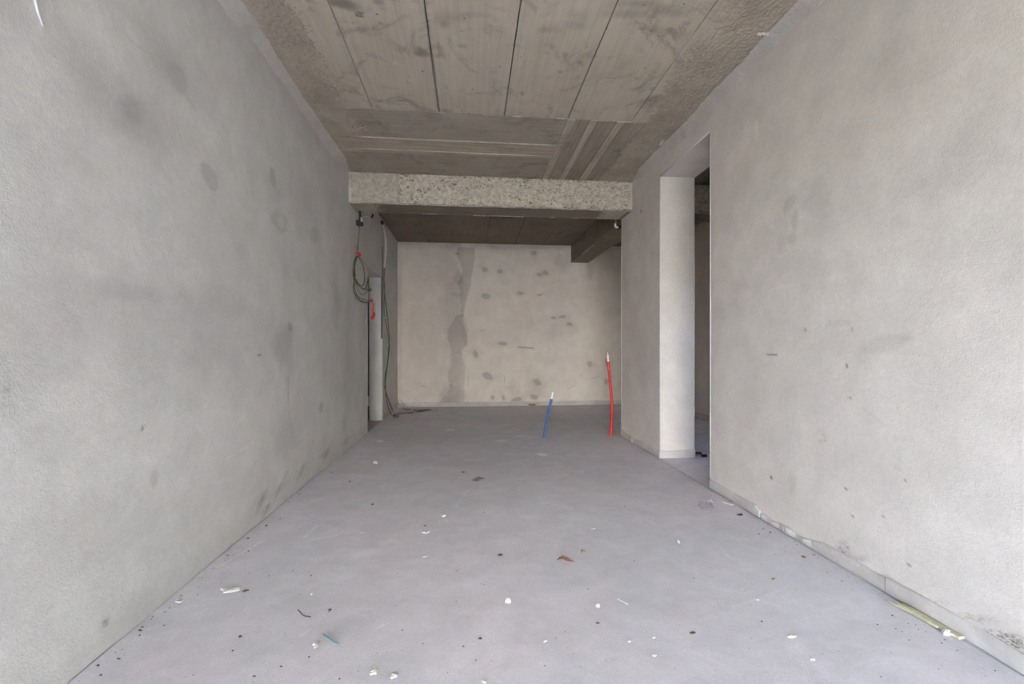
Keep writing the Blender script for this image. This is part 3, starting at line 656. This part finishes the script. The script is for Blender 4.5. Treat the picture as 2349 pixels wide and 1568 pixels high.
tag(b3, 'lower concrete beam running along the far room to the end wall', kind='structure')
# plank joint and spatter on the far beam
ysp = on_x(1372, 530, XB1).y
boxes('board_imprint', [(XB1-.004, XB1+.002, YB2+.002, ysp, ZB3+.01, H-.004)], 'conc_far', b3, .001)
jagged('ragged_edge', (XB1+.03, ysp+.3, ZB3), (XB1+.03, YBACK-.7, ZB3), .02, .006, b3, 351, 'fin', n=80)
boxes('trim_1', [(XL-.001, XB1+.01, YBACK-.006, YBACK+.002, H-.006, H+.004)], 'dark_gap')['kind'] = 'structure'

# ------------------------------------------------------------------ corner beads on the plastered arrises
def bead(parent, pts, r=.0042):
    V, F = tube_data([Vector(q) for q in pts], r, 8); return obj('corner_bead', V, F, 'bead', parent, True)
for x, y in ((XR, YD1), (XR, YD2), (XR2, YD2), (XR, YCOL)):
    z1 = ZD if y < YCOL-.5 else ZB
    bead(wr, [(x, y, .07), (x, y, z1)], .0045)
bead(wr, [(XR, YD1, ZD), (XR, YD2, ZD)]); bead(wr, [(XR2, YD1, ZD), (XR2, YD2, ZD)], .003)
bead(wl, [(XL, YL1, 0), (XL, YL1, ZL)], .0035); bead(wl, [(XL, YL2, 0), (XL, YL2, ZL)], .0045); bead(wl, [(XL, YL1, ZL), (XL, YL2, ZL)], .003)

# ------------------------------------------------------------------ edge strips at the floor
def strip(parent, P0, P1, nrm, hfun, tfun, seed, name='foam_strip', mat='skirt', step=.02):
    """edging strip from P0 to P1 against a wall; hfun/tfun give height and thickness over 0..1"""
    P0, P1, nrm = Vector(P0), Vector(P1), Vector(nrm); L = (P1-P0).length; n = max(4, int(L/step)); V, F = [], []; k = 6
    for i in range(n+1):
        t = i/n; c = P0.lerp(P1, t); w = np.array([t*L])
        h = hfun(t)*(1+.10*(vnoise(w*9, w*0, seed)[0]-.5)); th = tfun(t)*(1+.5*(vnoise(w*7, w*0+3, seed+1)[0]-.5))
        up = Vector((0, 0, 1))
        V += [c+up*.001, c+nrm*th*.8+up*.001, c+nrm*th+up*h*.45, c+nrm*th*.85+up*h*.9, c+nrm*th*.5+up*h, c+up*h]
    for i in range(n):
        for j in range(k-1): a = i*k+j; F.append((a, a+1, a+k+1, a+k))
    F += [tuple(range(k))[::-1], tuple(n*k+j for j in range(k))]
    o = obj(name, V, F, mat, parent, False)
    md = o.modifiers.new('solid', 'WELD'); md.merge_threshold = .0002
    return o
br = empty('baseboard_right'); tag(br, 'crumpled pale edging strip along the foot of the right wall', kind='structure')
yA0, yA1 = YD1, on_right(1746, 1186).y
yC = on_right(1868, 1258).y; yD = on_right(2036, 1356).y
def yr(y): return (XR, y, 0)
strip(br, yr(yA0-.001), yr(yA1), (-1, 0, 0), lambda t: .060*(1-.35*sstep(.93, 1.0, np.array(t))), lambda t: .010+.006*sstep(.8, 1, np.array(t)), 401)
strip(br, yr(yA1-.004), yr((yA1+yC)/2), (-1, 0, 0), lambda t: .030+.006*math.sin(t*9), lambda t: .012+.004*math.sin(t*14), 402)
strip(br, yr((yA1+yC)/2), yr(yC), (-1, 0, 0), lambda t: .034+.006*math.sin(t*7+1), lambda t: .010+.004*math.sin(t*11), 403)
strip(br, yr(yC), yr(yD), (-1, 0, 0), lambda t: .046+.014*min(1, t*6), lambda t: .012+.003*math.sin(t*8), 404)
strip(br, yr(yD-.004), yr(1.0), (-1, 0, 0), lambda t: .066, lambda t: .013+.003*math.sin(t*10), 405)
bp = empty('baseboard_pier'); tag(bp, 'torn pale edging strip around the foot of the narrow pier', kind='structure')
yP = on_right(1453, 1012).y
strip(bp, (XR, YCOL, 0), (XR, yP, 0), (-1, 0, 0), lambda t: .075-.035*t, lambda t: .012+.012*t, 411)
strip(bp, (XR, yP+.10, 0), (XR, YD2-.012, 0), (-1, 0, 0), lambda t: .050+.018*t, lambda t: .012-.002*t, 412)
strip(bp, (XR-.012, YD2, 0), (XR2+.006, YD2, 0), (0, -1, 0), lambda t: .066+.012*t, lambda t: .011, 413)
strip(bp, (XR-.013, YD2-.004, 0), (XR+.16, YD2-.004, 0), (0, -1, 0), lambda t: .058-.022*t, lambda t: .011-.004*t, 414)
bb = empty('baseboard_back'); tag(bb, 'low pale skirting strip along the foot of the end wall', kind='structure')
xs_ = [XL, XL+.55, XL+1.6, XR3]
for i in range(3):
    strip(bb, (xs_[i], YBACK-.002, 0), (xs_[i+1]-.004, YBACK-.002, 0), (0, -1, 0), lambda t: .075, lambda t: .013, 420+i, step=.03)
bl = empty('baseboard_left'); tag(bl, 'short skirting strip in the far left corner', kind='structure')
strip(bl, (XL, on_left(900, 945).y, 0), (XL, YBACK-.014, 0), (1, 0, 0), lambda t: .085, lambda t: .012, 430)
bq = empty('baseboard_passage'); tag(bq, 'dark skirting strip along the passage wall', kind='structure')
strip(bq, (XR3, 3.2, 0), (XR3, YBACK-.02, 0), (-1, 0, 0), lambda t: .07, lambda t: .012, 440, step=.05)

# ------------------------------------------------------------------ door frame in the left wall
dr = empty('door_1'); tag(dr, 'open doorway in the left wall with a frame edge darkened as its unlit slit and hinges', kind='structure')
boxes('shaded_slit_edge', [(XL-WT-.030, XL-WT+.004, YL2-.012, YL2+.03, 0, ZL)], 'black', dr, .002)  # frame edge coloured black as the unlit slit of the room beyond
for v0, v1 in ((669, 692), (908, 931)):
    z0, z1 = on_y(850, v1, YL2).z, on_y(850, v0, YL2).z
    hg = boxes('hinge', [(XL-WT-.002, XL-WT+.020, YL2-.005, YL2+.004, z0, z1)], 'silver', dr, .0015)
    V, F = tube_data([(XL-WT-.004, YL2-.010, z0), (XL-WT-.004, YL2-.010, z1)], .007, 10); obj('hinge_pin', V, F, 'steel', hg, True)

V, F = tube_data(catmull([on_left(u, v)+Vector((.006, 0, 0)) for u, v in ((72,-14),(78,12),(84,34),(89,48),(94,61))], 5), lambda t: .0042*(1-.5*t), 7)
obj('plaster_thread', V, F, 'white_chip', wl, True)

# ------------------------------------------------------------------ things: floor pipes
def floor_pipe(name, label, base_uv, pts_uv, r, mat, split, brass_from):
    b0 = on_z(*base_uv); e = empty(name); e.location = b0
    tag(e, label, 'pipe', 'capped heating pipes rising from the floor')
    P = [b0-Vector((0, 0, .02))]+[on_y(u, v, b0.y) for u, v in pts_uv]
    C = [q-b0 for q in catmull(P, 10)]
    n = len(C); i1, i2 = int(n*split), int(n*brass_from)
    for nm, a, b_, rr, mt in (('sleeve', 0, i1+1, r, mat), ('inner_pipe', i1-1, i2+1, r*.78, 'white_pipe'), ('end_fitting', i2, n, r*.85, 'brass')):
        V, F = tube_data(C[a:b_], rr, 14); o = obj(nm, V, F, mt, e, True)
    V, F = tube_data([C[-1]-(C[-1]-C[-3]).normalized()*.004, C[-1]+(C[-1]-C[-3]).normalized()*.004], r*1.0, 14); obj('end_cap', V, F, 'brass', e)
    return e
floor_pipe('red_floor_pipe', 'tall red sleeved pipe with white end standing by the pier', (1401, 999),
    [(1402.5,975),(1404,945),(1403,915),(1400,880),(1398,860),(1396.5,846),(1395.5,832),(1394.5,818),(1393.5,808)], .0142, 'red', .80, .945)
floor_pipe('blue_floor_pipe', 'short blue sleeved pipe leaning right in the middle of the floor', (1247.5, 1004),
    [(1250.5,985),(1254,966),(1258,945),(1261.5,930),(1264,920),(1266,909),(1267.5,901),(1268.5,895)], .0138, 'blue', .69, .92)

# ------------------------------------------------------------------ things: wiring on the left
def hang(u, v):        # plane leaning off the wall in which the bundle hangs
    q = ray(u, v); p0 = Vector((XL+.03, 4.70, 0)); d = Vector((.12, .30, 0)).normalized(); nn = Vector((d.y, -d.x, 0))
    return C0+q*((p0-C0).dot(nn)/q.dot(nn))
jb = empty('junction_box'); jb.location = hang(825, 505); tag(jb, 'black junction box with cut conduits under the beam at the left wall', 'junction box')
JB = jb.location.copy()
def L(u, v, d=0.0): return hang(u, v)-JB+ray(u, v).normalized()*d
c = L(825, 507)
o = boxes('housing', [(c.x-.036, c.x+.026, c.y-.01, c.y+.05, c.z-.042, c.z+.012)], 'black', jb, .006)
tube('conduit', [L(825.5, 484), L(826, 494), L(826, 506)], .0125, 'black', jb)
tube('metal_plug', [L(829, 498, -.05), L(830.5, 509, -.05)], .013, 'steel', jb)
tube('cable_stub', [L(829, 497, .02), L(838, 495, .04), L(846, 497, .05), L(852, 503, .05)], .008, 'w_grey', jb)
tube('stub_end', [L(852, 500, .05), L(855, 494, .05), L(854, 491, .05)], .009, 'black', jb)

wb_ = empty('wire_bundle'); wb_.location = hang(820, 584)
tag(wb_, 'looped bundle of green, yellow and black wires hanging from the junction box', 'wires')
W0 = wb_.location.copy()
def Lw(pts): return [hang(u, v)-W0+ray(u, v).normalized()*(d[0] if d else 0) for u, v, *d in pts]
def wire(pts, mat, r=.0042, name='wire'): return tube(name, Lw(pts), r*.75, mat, wb_, 10, 6)
wire([(825,518),(823,540),(821,565),(820,583)], 'w_black'); wire([(824,518),(822,545),(819.5,568),(819,583)], 'w_yellow', .005)
wire([(819,585),(812,605),(809.5,622),(812,640),(820,652),(834,662),(848,664),(852,662)], 'w_green', .0048)
wire([(819,585),(811,610),(811,632),(818,655),(829,675),(842,670),(846,650),(845,625),(838,605),(824,588)], 'w_yellow', .0048)
wire([(820,586),(815,603),(813,630),(818,646),(828,655),(835,650),(836,630),(833,610),(826,595),(821,586)], 'w_black', .0052)
wire([(821,586),(814,606),(814.5,636),(811,655),(813,672),(824,687),(838,693),(853,690)], 'w_black', .0048)
wire([(820,586),(813,612),(812,640),(816,670),(826,683),(842,688),(853,689)], 'w_black', .0042)
wire([(818,640),(822,652),(832,662),(838,661),(843,645)], 'w_black', .0042)
wire([(816,588),(811,606),(810,628),(813,644),(820,650)], 'w_green', .005)
tube('red_tie', Lw([(817,582,-.02),(821,580,-.03),(826,584,-.03),(824,588,-.02)]), .011, 'red_tape', wb_, 6, 8)
tube('red_tape_end', Lw([(850,691,-.01),(854,687,-.01),(856,700,-.01),(855,712,-.01),(857.5,720,-.01),(856,725,-.01),(853,730,-.01)]), lambda t: .006+.008*(t > .6), 'red_tape', wb_, 6, 8)
tube('green_clip', Lw([(845,658,-.01),(848,663,-.01),(851,666,-.01)]), .009, 'w_green', wb_, 5, 8)

# cables dropping down the wall beyond the doorway and coiling on the floor
cd = empty('cable_drop'); tag(cd, 'cream conduit and thin grey cables hanging down beside the doorway', 'cables')
cd.location = (XL+.02, on_left(880, 800).y, 0); D0 = cd.location.copy()
def lw(u, v, off=.02): return on_x(u, v, XL+off)-D0
tube('conduit', [lw(876.5,510,.026), lw(880,522,.034), lw(884,545,.04), lw(884.5,575,.04), lw(882.5,600,.03), lw(881.5,614,.025)], .017, 'conduit', cd, 10, 10)
tube('conduit_end', [lw(876,508,.026), lw(877.5,513,.028)], .020, 'black', cd)
yc_ = lw(879.5,700).y+D0.y
boxes('wall_chase', [(XL-.01, XL+.005, yc_-.010, yc_+.010, 1.15, 2.45)], 'w_dark', wl)
tube('cable', [lw(881.5,612), lw(881,640), lw(882,660), lw(882,700), lw(883,725), lw(889,760), lw(892,790), lw(889,830), lw(883,870), lw(883,890), lw(890,915), lw(900,940,.03)], .0048, 'w_dark', cd, 10, 6)
tube('cable', [lw(882,614), lw(881,650), lw(884,690), lw(888,720), lw(893,770), lw(893,800), lw(887,850), lw(884,880), lw(887,920), lw(896,948,.04), lw(903,958,.06)], .0048, 'w_dark', cd, 10, 6)
tube('cable', [lw(882,625), lw(886,685), lw(893,705), lw(900,725), lw(901,745), lw(897,768), lw(890,800), lw(885,840), lw(882,880), lw(888,905), lw(898,930), lw(902,940,.03)], .0048, 'w_grey', cd, 10, 6)
tube('cable_joint', [lw(882.5,704), lw(883,718), lw(883.5,730)], .011, 'conduit', cd, 6, 8)

cc = empty('cable_coil'); cc.location = on_z(950, 942); tag(cc, 'loose coil of grey cable lying on the floor in the far left corner', 'cable')
Q0 = cc.location.copy()
def fz(u, v, z=.01): return on_z(u, v, z)-Q0
def fb(u, v, y): return on_y(u, v, y)-Q0
yq = YBACK-.10
tube('cable', [fz(901,942,.05), fz(908,944,.012), fz(915,943,.012), fb(921,937,yq), fb(925.5,928,yq), fb(922,919,yq), fb(915.5,917,yq), fb(913,921,yq), fb(918,930,yq), fz(926,935,.05), fz(934,942,.015), fz(946,945,.012), fz(975,945,.01),
    fz(997,943,.01), fz(1006,941,.01), fz(990,939.5,.012), fz(960,938.5,.014), fz(940,940,.018), fz(928,941.5,.012)], .0052, 'w_grey', cc, 10, 6)
tube('cable', [fz(903,958,.015), fz(908,955,.012), fz(911,957,.012), fz(914,954,.012), fz(908,950,.012), fz(925,947,.012), fz(945,946,.012), fz(968,942,.012), fz(988,939,.02), fz(965,941,.02), fz(940,939,.012), fz(925,938,.012)], .0068, 'w_dark', cc, 10, 6)
o = boxes('cable_clump', [(fz(905,953).x-.025, fz(905,953).x+.02, fz(905,953).y-.04, fz(905,953).y+.03, .004-Q0.z, .03)], 'w_dark', cc, .018)

# conduit elbow by the pier
pe = empty('conduit_elbow'); tag(pe, 'short white pipe elbow and dark box under the beam beside the pier', 'pipe fitting')
py = YB2+.10; pe.location = on_y(1412, 505, py); E0 = pe.location.copy()
def le(u, v, d=0): return on_y(u, v, py+d)-E0
tube('elbow', [le(1411.5,513), le(1411.5,518), le(1414,521), le(1418,521)], .012, 'white_pipe', pe, 8, 10)
tube('rusty_neck', [le(1411.5,500), le(1411.5,514)], .011, 'tape', pe, 4, 10)
q0, q1 = le(1414, 519, .03), le(1427, 501, .03)
boxes('housing', [(q0.x, q1.x+.03, q0.y, q0.y+.08, q0.z+.02, q1.z+.005)], 'w_dark', pe, .004)
boxes('recess', [(q0.x+.01, q1.x+.03, q0.y-.005, q0.y+.06, q0.z-.02, q0.z+.019)], 'black', pe, .004)

# brown tape bit on the far skirting
p0, p1 = on_y(1213, 933, YBACK-.02), on_y(1229, 925, YBACK-.02)
o = boxes('tape_scrap', [(p0.x, p1.x, YBACK-.021, YBACK-.0155, p0.z, p1.z)], 'tape', None, .001)
tag(o, 'small brown tape scrap stuck on the skirting of the end wall', 'tape')

# ------------------------------------------------------------------ things: litter on the floor
def px(u, v): return (on_z(u+1, v)-on_z(u, v)).length       # metres per pixel across at that spot
def flake(name, u, v, w, d, h, mat, label, cat, seed, group=None, rot=0.0, n=11, jag=.35, z0=None):
    """irregular chip: w wide, d deep, h high in metres, lying on the floor"""
    r = random.Random(seed); c = on_z(u, v); V = []; ring = []
    for i in range(n):
        a = 2*math.pi*i/n; R = 1+r.uniform(-jag, jag); x, y = math.cos(a)*w/2*R, math.sin(a)*d/2*R
        ring.append((x*math.cos(rot)-y*math.sin(rot), x*math.sin(rot)+y*math.cos(rot)))
    V = [(x, y, 0) for x, y in ring]+[(x*.93, y*.93, h*r.uniform(.45, 1)) for x, y in ring]+[(x*.5, y*.5, h*r.uniform(.75, 1.25)) for x, y in ring]+[(0, 0, h*r.uniform(.8, 1.2))]
    F = [tuple(range(n))[::-1]]
    for k in range(2):
        for i in range(n): j = (i+1) % n; F.append((k*n+i, k*n+j, (k+1)*n+j, (k+1)*n+i))
    F += [(2*n+i, 2*n+(i+1) % n, 3*n) for i in range(n)]
    o = obj(name, V, F, mat); o.location = (c.x, c.y, -.001 if z0 is None else z0)
    return tag(o, label, cat, group)

def leaf(u, v, length, width, rot, label, curl=.35, mat='leaf'):
    c = on_z(u, v); e = empty('dry_leaf'); e.location = (c.x, c.y, 0); e.rotation_euler = (0, 0, rot); tag(e, label, 'leaf', 'dry leaves on the floor')
    n = 14; V, F = [], []; top = []
    for i in range(n+1):
        t = i/n; w = width*math.sin(math.pi*t**.8)**.8*(1+.12*math.sin(t*23))+.0006; zc = .006+.010*math.sin(t*math.pi)+.004*math.sin(t*7)
        for k, s in enumerate((-1, -.5, 0, .5, 1)):
            V.append(((t-.5)*length, s*w/2, zc+curl*abs(s)*w*.7*(1 if s > 0 else .4)))
        top.append(((t-.5)*length, 0, zc+.0008))
    for i in range(n):
        for k in range(4): a = i*5+k; F.append((a, a+1, a+6, a+5))
    b_ = obj('blade', V, F, mat, e, True); md = b_.modifiers.new('s', 'SOLIDIFY'); md.thickness = .0008
    tube('midrib', top+[(length*.56, .003, .006)], .0011, 'leaf_rib', e, 2, 5)
    return e
leaf(1297, 1289, .080, .026, -.35, 'curled brown dry leaf lying in the middle of the floor')
leaf(1338, 1268.5, .028, .008, .55, 'tiny reddish brown leaf fragment behind the curled leaf')
# torn grey paper with two points
c = on_z(1098, 1100); u_ = px(1098, 1100)
pts = [(-26,-2),(-14,1),(-4,6),(6,12),(5,4),(14,4),(26,4),(16,-1),(4,-2),(-2,-4),(-8,-6),(-16,-4)]
yy = (on_z(1098, 1097)-on_z(1098, 1103)).length/6
V = [(x*u_*.6, y*yy*.62, .004+.007*((i*5) % 3)/2) for i, (x, y) in enumerate(pts)]; n = len(V)
V += [(x, y, z+.0012) for x, y, z in V]
o = obj('paper_scrap', V, [tuple(range(n))[::-1], tuple(range(n, 2*n))]+[(i, (i+1) % n, (i+1) % n+n, i+n) for i in range(n)], 'paper'); o.location = (c.x, c.y, 0)
tag(o, 'torn dark grey paper scrap with pointed corners on the floor', 'paper')
# crumpled clear plastic
c = on_z(1621, 1163); r = random.Random(5); nu, nv = 22, 12; V, F = [], []
for i in range(nu):
    for j in range(nv):
        t, q = i/(nu-1), j/(nv-1); a = t*math.pi*1.25-.3; R = .036*(1+.35*math.sin(7*t+3*q)*.5)+r.uniform(-.003, .003)
        V.append((-R*math.cos(a)*(.8+.5*q)+.012*q, (q-.5)*.085+.012*math.sin(9*t), max(.0008, .004+R*1.7*max(0, math.sin(a))*(1-.45*q)+r.uniform(-.003, .003))))
for i in range(nu-1):
    for j in range(nv-1): a, b_ = i*nv+j, (i+1)*nv+j; F.append((a, b_, b_+1, a+1))
o = obj('plastic_wrapper', V, F, 'plastic'); o.location = (c.x, c.y, 0); md = o.modifiers.new('s', 'SOLIDIFY'); md.thickness = .0009
tag(o, 'crumpled clear plastic wrapper standing near the right doorway edge', 'wrapper')
# pale batten along the right wall
a0, a1 = on_z(2066, 1390), on_z(2206, 1466); d = (a1-a0); Ld = d.length; e = empty('wood_batten'); e.location = (a0.x, a0.y, 0); e.rotation_euler = (0, 0, math.atan2(d.y, d.x))
tag(e, 'pale yellow wooden strip lying beside the right wall foot', 'wood strip')
r = random.Random(3); V, F = [], []; n = 16
for i in range(n+1):
    t = i/n; w = .026+.003*r.uniform(-1, 1); z = .011+.002*math.sin(t*6)
    V += [(t*Ld, -w/2, .0005), (t*Ld, w/2, .0005), (t*Ld, w/2, z), (t*Ld, -w/2, z+.001)]
for i in range(n):
    for k in range(4): a = i*4+k; b_ = i*4+(k+1) % 4; F.append((a, b_, b_+4, a+4))
F += [(0, 1, 2, 3)[::-1], tuple(n*4+k for k in range(4))]
obj('strip', V, F, 'batten', e); tube('splinter', [(-.045, -.022, .004), (.03, -.018, .006), (.14, -.016, .005)], .0035, 'batten', e, 4, 5)
# black stepped strip lying in the passage
zb0 = .004
def pb(u, v): q = on_z(u, v, zb0); return (q.x, q.y)
pol = [pb(1585,1042.5), pb(1610,1040), pb(1610.5,1043), pb(1622,1043.5), pb(1622,1047), pb(1609,1047.5), pb(1608,1042.5), pb(1597,1042), pb(1597,1045), pb(1585,1045)]
pol = [pb(1586,1036.5), pb(1609.5,1037.5), pb(1610.5,1043), pb(1621.5,1043), pb(1621.5,1046.5), pb(1609.5,1046.5), pb(1608,1040.5), pb(1598,1040), pb(1596,1041.5), pb(1586,1041.5)]
n = len(pol); V = [(x, y, 0) for x, y in pol]+[(x, y, .010) for x, y in pol]
o = obj('rubber_strip', V, [tuple(range(n))[::-1], tuple(range(n, 2*n))]+[(i, (i+1) % n, (i+1) % n+n, i+n) for i in range(n)], 'black')
tag(o, 'black stepped rubber strip on the passage floor beyond the pier', 'strip')
# wire bits and sticks
def stick(name, pts, r_, mat, label, cat):
    P = [on_z(u, v, z) for u, v, z in pts]; c = P[0].copy(); c.z = 0
    V, F = tube_data(catmull([q-c for q in P], 6), r_, 7); o = obj(name, V, F, mat, None, True); o.location = c
    return tag(o, label, cat)
stick('wire_offcut', [(741,1454,.003),(751,1461,.004),(759,1466,.004),(766,1471,.003),(777,1475,.003)], .0022, 'teal', 'thin teal wire offcut lying at the front of the floor', 'wire')
stick('twig', [(684,1398,.004),(690,1405,.003),(697,1411,.003),(706,1413,.004),(713,1414,.003)], .0017, 'twig', 'curved dark twig on the floor at the left', 'twig')
stick('twig', [(754,1402,.002),(760,1396,.002)], .0014, 'twig', 'tiny straight dark splinter right of the curved twig', 'twig')
stick('plastic_straw', [(1417,1373,.002),(1429,1379,.002),(1440,1385,.002)], .0016, 'white_pipe', 'thin white plastic rod on the floor right of centre', 'rod')

# single chips: (name, u, v, width px, depth px, height m, material, label, category)
chips = [
 ('plaster_chip', 862,1060,10,9,.016,'white_chip','white angular plaster chunk near the left wall foot halfway back','plaster chunk'),
 ('plaster_flake', 529,1351,42,13,.006,'white_chip','long pale plaster flake on the floor close to the left wall','plaster flake'),
 ('plaster_flake', 905,1549,16,13,.005,'white_chip','round white plaster flake at the very front of the floor','plaster flake'),
 ('plaster_flake', 859,1540,17,20,.006,'white_chip','jagged white plaster flake just left of the round one','plaster flake'),
 ('plaster_chip', 1166,1380,13,9,.014,'white_chip','white plaster lump on the open floor below the curled leaf','plaster chunk'),
 ('plaster_chip', 1372,1390,9,6,.008,'white_chip','small white plaster bit left of the thin white rod','plaster chunk'),
 ('plaster_flake', 1359,1211,11,5,.004,'white_chip','oval white plaster flake in the middle distance of the floor','plaster flake'),
 ('plaster_chip', 1018,1182,9,6,.008,'white_chip','small white plaster crumb left of the floor centre','plaster chunk'),
 ('plaster_chip', 1556,1242,6,8,.010,'white_chip','small upright white pebble on the right half of the floor','pebble'),
 ('plaster_flake', 1816,1460,20,6,.005,'white_chip','pointed white plaster flake on the floor left of the wooden strip','plaster flake'),
 ('plaster_chip', 2172,1453,20,11,.014,'white_chip','crumbly white plaster lump resting against the wooden strip','plaster chunk'),
 ('plaster_flake', 1865,1512,12,4,.004,'white_chip','narrow white sliver at the front right of the floor','plaster flake'),
 ('plaster_flake', 1110,1562,13,9,.003,'white_chip','pale plaster smear flake at the bottom edge of the floor','plaster flake'),
 ('mortar_flake', 727,1477,13,16,.007,'grey_chip','grey mortar flake below the teal wire offcut','mortar flake'),
 ('mortar_flake', 977,1220,18,7,.006,'grey_chip','grey mortar flake left of the floor centre','mortar flake'),
 ('mortar_flake', 1674,1153,26,8,.008,'grey_chip','grey mortar crumbs flaked off beside the right edging strip','mortar flake'),
 ('mortar_flake', 410,1378,16,8,.006,'grey_chip','grey mortar crust at the left wall foot','mortar flake'),
 ('plaster_flake', 1499,1462,7,5,.004,'white_chip','tiny white flake on the front floor right of centre','plaster flake'),
 ('plaster_flake', 1501,1503,8,5,.004,'white_chip','small white flake at the front floor right of centre','plaster flake'),
 ('plaster_flake', 1443,1470,7,6,.004,'white_chip','little white flake on the front floor in the centre','plaster flake'),
 ('plaster_flake', 1250,1470,8,5,.004,'white_chip','tiny white flake near the front left of centre','plaster flake'),
 ('plaster_flake', 1738,1374,6,4,.004,'white_chip','tiny white flake between the pebble and the wooden strip','plaster flake'),
 ('plaster_flake', 716,1361,7,4,.004,'white_chip','tiny white flake above the curved twig','plaster flake'),
 ('plaster_flake', 975,1275,10,4,.003,'white_chip','slim white sliver left of the black debris bit','plaster flake'),
 ('plaster_flake', 827,1220,12,4,.003,'white_chip','slim pale sliver on the left half of the floor','plaster flake'),
 ('debris_bit', 1147,1273,9,5,.009,'dark_chip','black curled debris bit left of the brown leaf','debris'),
 ('debris_bit', 563,1354,10,5,.006,'dark_chip','dark debris bit right of the long plaster flake','debris'),
 ('debris_bit', 1588,1451,11,6,.006,'dark_chip','dark crumbled debris bit on the front right floor','debris'),
 ('debris_bit', 1371,1428,8,4,.004,'dark_chip','thin black sliver on the front floor in the centre','debris'),
 ('debris_bit', 1101,1464,7,6,.007,'dark_chip','dark brown crumb at the front floor left of centre','debris'),
 ('debris_bit', 551,1459,6,6,.006,'dark_chip','dark crumb on the front left floor','debris'),
 ('debris_bit', 321,1445,8,4,.005,'dark_chip','dark crumb on the floor near the left wall front','debris'),
 ('debris_bit', 273,1510,8,4,.005,'dark_chip','dark crumb at the lower left corner of the floor','debris'),
 ('debris_bit', 854,1156,6,4,.006,'dark_chip','dark crumb on the left middle floor','debris'),
 ('debris_bit', 583,1550,7,5,.004,'dark_chip','thin dark sliver at the front left bottom','debris'),
 ('debris_bit', 975,1205,7,3,.004,'dark_chip','flat black chip just behind the grey mortar flake','debris'),
 ('debris_bit', 1063,1082,7,2.5,.004,'dark_chip','flat dark chip left of the torn grey paper','debris'),
 ('debris_bit', 1697,1180,12,5,.006,'dark_chip','dark crumbs beside the right wall edging strip','debris'),
 ('debris_bit', 1844,1276,10,4,.004,'leaf','reddish brown bark bit near the right wall','debris'),
 ('debris_bit', 1775,1328,8,4,.004,'leaf','small reddish brown bark bit on the right floor','debris'),
]
for k, (nm, u, v, w, d, h, mt, lb, ct) in enumerate(chips):
    s = px(u, v); foreshort = (on_z(u, v-.5)-on_z(u, v+.5)).length
    flake(nm, u, v, w*s, max(d-h/s*.6, 1.5)*foreshort*(.8 if mt == 'dark_chip' else 1), h*(.6 if mt == 'dark_chip' else 1), mt, lb, ct, 500+k, rot=random.Random(k).uniform(-.35, .35), jag=.62 if mt == 'dark_chip' else .42, n=9 if mt == 'dark_chip' else 11)

# grit and crumbs nobody could count
def grit(name, count, mat, seed, size, label, edge=0.0):
    r = random.Random(seed); V, F = [], []
    for _ in range(count):
        if r.random() < edge:
            y = r.uniform(1.2, 5.0); x = XR-.02-abs(r.gauss(0, .13)) if r.random() < .6 else XL+.02+abs(r.gauss(0, .06))
        else: x, y = r.uniform(XL+.05, XR-.03), r.uniform(0.95, 7.3)
        s = size*math.exp(r.gauss(0, .45)); a = r.uniform(0, 3.1); st = r.uniform(.45, 1.0); n = len(V)
        for q in range(5):
            t = a+q*2*math.pi/5; rx = s*r.uniform(.6, 1.1)
            V.append((x+rx*math.cos(t), y+rx*math.sin(t)*st, 0.0))
        for q in range(5): vx, vy, _z = V[n+q]; V.append((x+(vx-x)*.75, y+(vy-y)*.75, s*.5*r.uniform(.5, 1)))
        F += [(n+q, n+(q+1) % 5, n+5+(q+1) % 5, n+5+q) for q in range(5)]+[tuple(n+5+q for q in range(5))]
    o = obj(name, V, F, mat); return tag(o, label, 'grit', kind='stuff')
grit('dark_grit', 950, 'dark_chip', 61, .0019, 'scattered dark grit over the whole floor', .45)
grit('white_grit', 420, 'white_chip', 62, .0021, 'scattered white plaster crumbs over the whole floor', .15)
grit('bark_grit', 80, 'leaf', 63, .0024, 'scattered brown bark crumbs along the right of the floor', .7)
